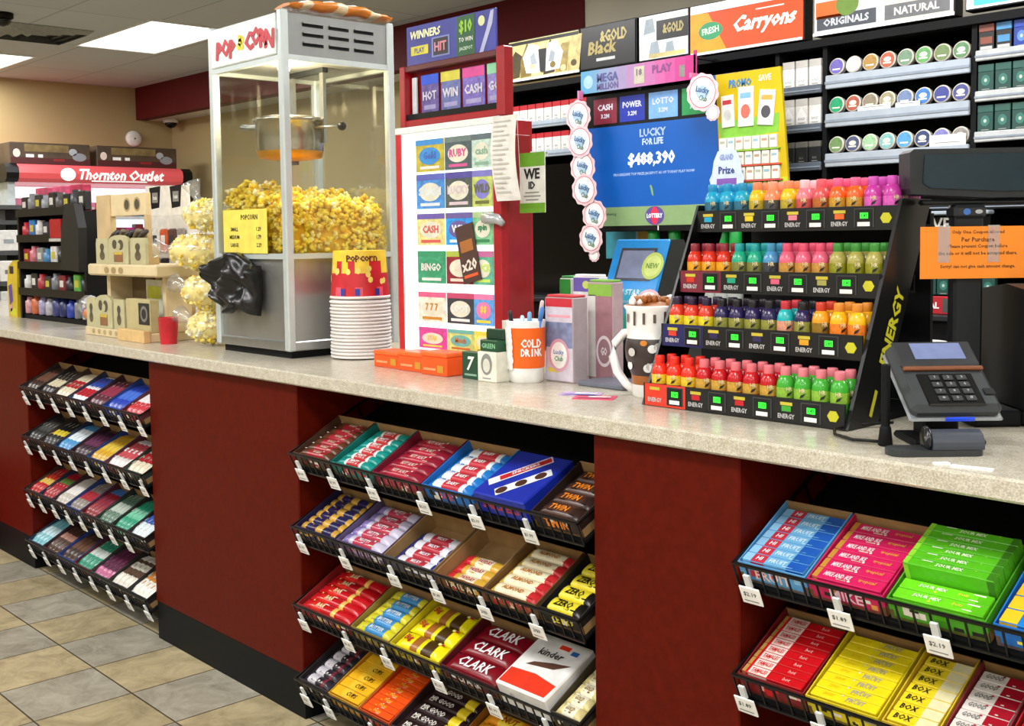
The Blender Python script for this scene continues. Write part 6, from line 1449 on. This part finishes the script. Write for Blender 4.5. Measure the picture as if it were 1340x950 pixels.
# ---------------------------------------------------------------- red cooler against the far wall
co = thing('open_cooler', 'open cooler with a red lit canopy sign against the tan far wall', 'cooler', (-6.55, 2.52, 0))
CW = mat('#dfe8ee', .4); CL = mat('#eefaff', .5, emit=1.0, var=0)
b = MB(); b.box(-6.98, -6.9, 1.73, 3.32, 0, 1.80, CW); b.box(-6.98, -6.28, 1.73, 1.79, 0, 1.80, mat('#c8d4da', .4)); b.box(-6.98, -6.28, 3.02, 3.08, 0, 1.80, mat('#c8d4da', .4)) if False else b.box(-6.98, -6.28, 3.26, 3.32, 0, 1.80, mat('#c8d4da', .4))
b.box(-6.9, -6.24, 1.79, 3.26, 0, .55, mat('#3a3c3e', .5)); b.build('cabinet', co)
MB().box(-6.9, -6.885, 1.8, 3.25, .56, 1.79, CL).build('light_panel', co)
c = MB(); c.prism([(-6.98, 1.80), (-6.24, 1.80), (-6.20, 1.83), (-6.19, 1.875), (-6.20, 1.92), (-6.25, 1.95), (-6.98, 1.95)], 'y', 1.0, 1.0, RED) if False else None
c.V, c.F, c.MI, c.SM = [], [], [], []
pr = [(-6.98, 1.80), (-6.24, 1.80), (-6.20, 1.83), (-6.19, 1.875), (-6.20, 1.92), (-6.25, 1.95), (-6.98, 1.95)]
def extr(mb, pr, y0, y1, m):
    n = len(pr); V = [(q[0], y0, q[1]) for q in pr] + [(q[0], y1, q[1]) for q in pr]
    mb.add(V, [tuple(range(n)), tuple(range(n, 2 * n))[::-1]] + [((i + 1) % n, i, n + i, n + (i + 1) % n) for i in range(n)], m)
extr(c, pr, 1.80, 3.25, mat('#d8555a', .35, emit=.22, var=.03, scale=2)); c.build('canopy', co)
for y0, y1 in ((1.70, 1.80), (3.25, 3.345)):
    e = MB(); extr(e, [(q[0] - .005, q[1]) for q in pr], y0, y1, BLACK); e.build('end_cap', co)
p = MB(); fm = face_m((-6.188, 2.60, 1.873), (0, 1, 0), (0, 0, 1))
p.disc(fm, .065, .055, mat('#f0f6f6', .4, emit=.5), .0008, -.40, -.004); p.text(fm, 'Thornton', .092, mat('#f0f6f6', .4, emit=.5), .42, .045, .001, -.10, .0, .25); p.text(fm, 'Outlet', .092, mat('#f0f6f6', .4, emit=.5), .32, .045, .001, .30, .0, .25); p.rect(fm, .5, .012, mat('#e8f0f0', .4, emit=.3), .0008, .05, -.055)
p.build('sign_lettering', co)
for z in (.95, 1.30, 1.52):
    k = MB(); k.box(-6.88, -6.34 - (z > 1.2) * .05, 1.8, 3.25, z - .02, z, mat('#dfe6ea', .4)); k.build('shelf', co)
rnd = random.Random(12)
CC = [('pink', '#d23f74'), ('dark red', '#7a1f2f'), ('magenta', '#c22f8a'), ('pale pink', '#e08ab0'), ('black', '#2a2026'), ('sky blue', '#5a9ad0'), ('grey green', '#6a7a5a')]
for r_, z in enumerate((1.522, 1.302)):
    for i in range(16):
        nm, c_ = CC[rnd.randrange(7)]
        k = MB().box(-6.50, -6.42, 1.84 + i * .087, 1.915 + i * .087, z, z + .12 + .03 * (i % 3 == 0), mat(c_, .4, var=.2, scale=20), .004); k.rect(face_m((-6.42, 1.878 + i * .087, z + .06), (0, 1, 0), (0, 0, 1)), .05, .04, mat('#e0d4d8', .4), .001)
        tag(k.build('drink_carton'), '%s carton, %s along the %s shelf of the red cooler' % (nm, NTH[i], ('upper', 'lower')[r_]), 'carton', 'cartons in the red cooler')
for i, (y0, y1, lab) in enumerate(((1.75, 2.42, 'dark printed box on top of the red cooler, nearer the left picture edge'), (2.48, 3.22, 'dark printed box on top of the red cooler, below the white wall sensor'))):
    t = thing('printed_box', lab, 'box', (-6.4, (y0 + y1) / 2, 1.95)); MB().box(-6.55, -6.25, y0, y1, 1.95, 2.13, mat('#4a3a2c', .5, var=.3, scale=8), .004).build('box_body', t)
    p = MB(); fm = face_m((-6.25, (y0 + y1) / 2, 2.04), (0, 1, 0), (0, 0, 1)); W = y1 - y0
    p.rect(fm, W * .98, .05, mat('#4a141a', .5), .0008, 0, -.06); p.rect(fm, W * .55, .06, mat('#7a673e', .5, var=.3, scale=14), .0008, -W * .05, .045)
    p.disc(fm, .03, .035, mat('#e0cfc8', .5), .0012, -W * .42, .0); p.rect(fm, W * .10, .026, WHITE, .0012, -W * .26, -.02); p.rect(fm, W * .06, .026, WHITE, .0012, -W * .13, -.02); p.disc(fm, .035, .03, mat('#a8acb4', .5), .0012, W * .28, .02); p.disc(fm, .06, .035, mat('#8a8e98', .5), .0012, W * .36, -.02); p.rect(fm, W * .14, .02, mat('#8a1a22', .5), .0014, W * .1, -.05)
    p.build('print', t)
# white shelving at the left edge
ws = thing('white_shelving', 'white shelving unit with pale boxes at the left edge, beyond the counter end', 'shelving', (-5.0, 1.05, 0))
b = MB(); b.box(-5.35, -5.30, .70, 1.40, 0, 1.58, mat('#d8d8d6', .5)); b.box(-5.35, -5.0, 1.37, 1.40, 0, 1.57, mat('#4a4c4e', .5)); b.build('back_panel', ws)
for z in (.55, .80, 1.02, 1.24, 1.46, 1.57): MB().box(-5.32, -5.0, .70, 1.37, z - .03, z, mat('#4a4c4f', .5)).build('shelf', ws)
rnd = random.Random(3)
for r_, z in enumerate((.55, .80, 1.02, 1.24)):
    for i in range(4):
        k = MB().box(-5.14, -5.0, .72 + i * .165, .86 + i * .165, z + .001, z + .15, mat(('#e6e6e4', '#d6d8d8', '#ecebe8')[(i + r_) % 3], .5), .004); k.rect(face_m((-5.0, .79 + i * .165, z + .07), (0, 1, 0), (0, 0, 1)), .07, .03, mat(('#9aa2a8', '#c84a50', '#7a7e82')[(i + r_) % 3], .5), .001)
        tag(k.build('white_carton'), 'white carton, %s in the %s row of the white shelving unit' % (NTH[i], ('lowest', 'second', 'third', 'top')[r_]), 'carton', 'cartons on the white shelving')
# red bin sliver at the left edge on the floor
rb = thing('red_basket', 'red shopping basket stack showing at the left edge by the far cabinet', 'basket', (-1.81, -.165, 0))
for i in range(4): MB().box(-2.0, -1.62, -.30, -.03, .001 + i * .0852, .086 + i * .0852, mat("#b8181f", .4), .012).build('basket', rb)
# ---------------------------------------------------------------- camera and daylight level
cam = bpy.data.cameras.new('camera'); cam.sensor_width = 36; cam.lens = 1492.83 / 1340 * 36
cam.shift_y = -(475 - 409.27) / 1340; cam.clip_start = .05
yaw, pit, rol = 0.828116714, 0.0677321672, 0.0125763384
f = Vector((-math.sin(yaw) * math.cos(pit), math.cos(yaw) * math.cos(pit), -math.sin(pit)))
r0 = Vector((math.cos(yaw), math.sin(yaw), 0)); d0 = f.cross(r0)
r = r0 * math.cos(rol) + d0 * math.sin(rol); d = d0 * math.cos(rol) - r0 * math.sin(rol)
co_ = bpy.data.objects.new('camera', cam); COL.objects.link(co_)
M = Matrix(((r.x, -d.x, -f.x, 3.50508), (r.y, -d.y, -f.y, -1.61645), (r.z, -d.z, -f.z, 1.307), (0, 0, 0, 1)))
co_.matrix_world = M
SC.camera = co_
wd_ = bpy.data.worlds.new('world'); SC.world = wd_; wd_.use_nodes = True
wd_.node_tree.nodes['Background'].inputs[0].default_value = (.8, .85, .9, 1); wd_.node_tree.nodes['Background'].inputs[1].default_value = .3
SC.view_settings.view_transform = 'Standard'; SC.view_settings.look = 'None'; SC.view_settings.gamma = 1; SC.view_settings.exposure = 0.0
SC.view_settings.use_curve_mapping = False
SC.cycles.max_bounces = 8; SC.cycles.transparent_max_bounces = 16; SC.cycles.sample_clamp_indirect = 6
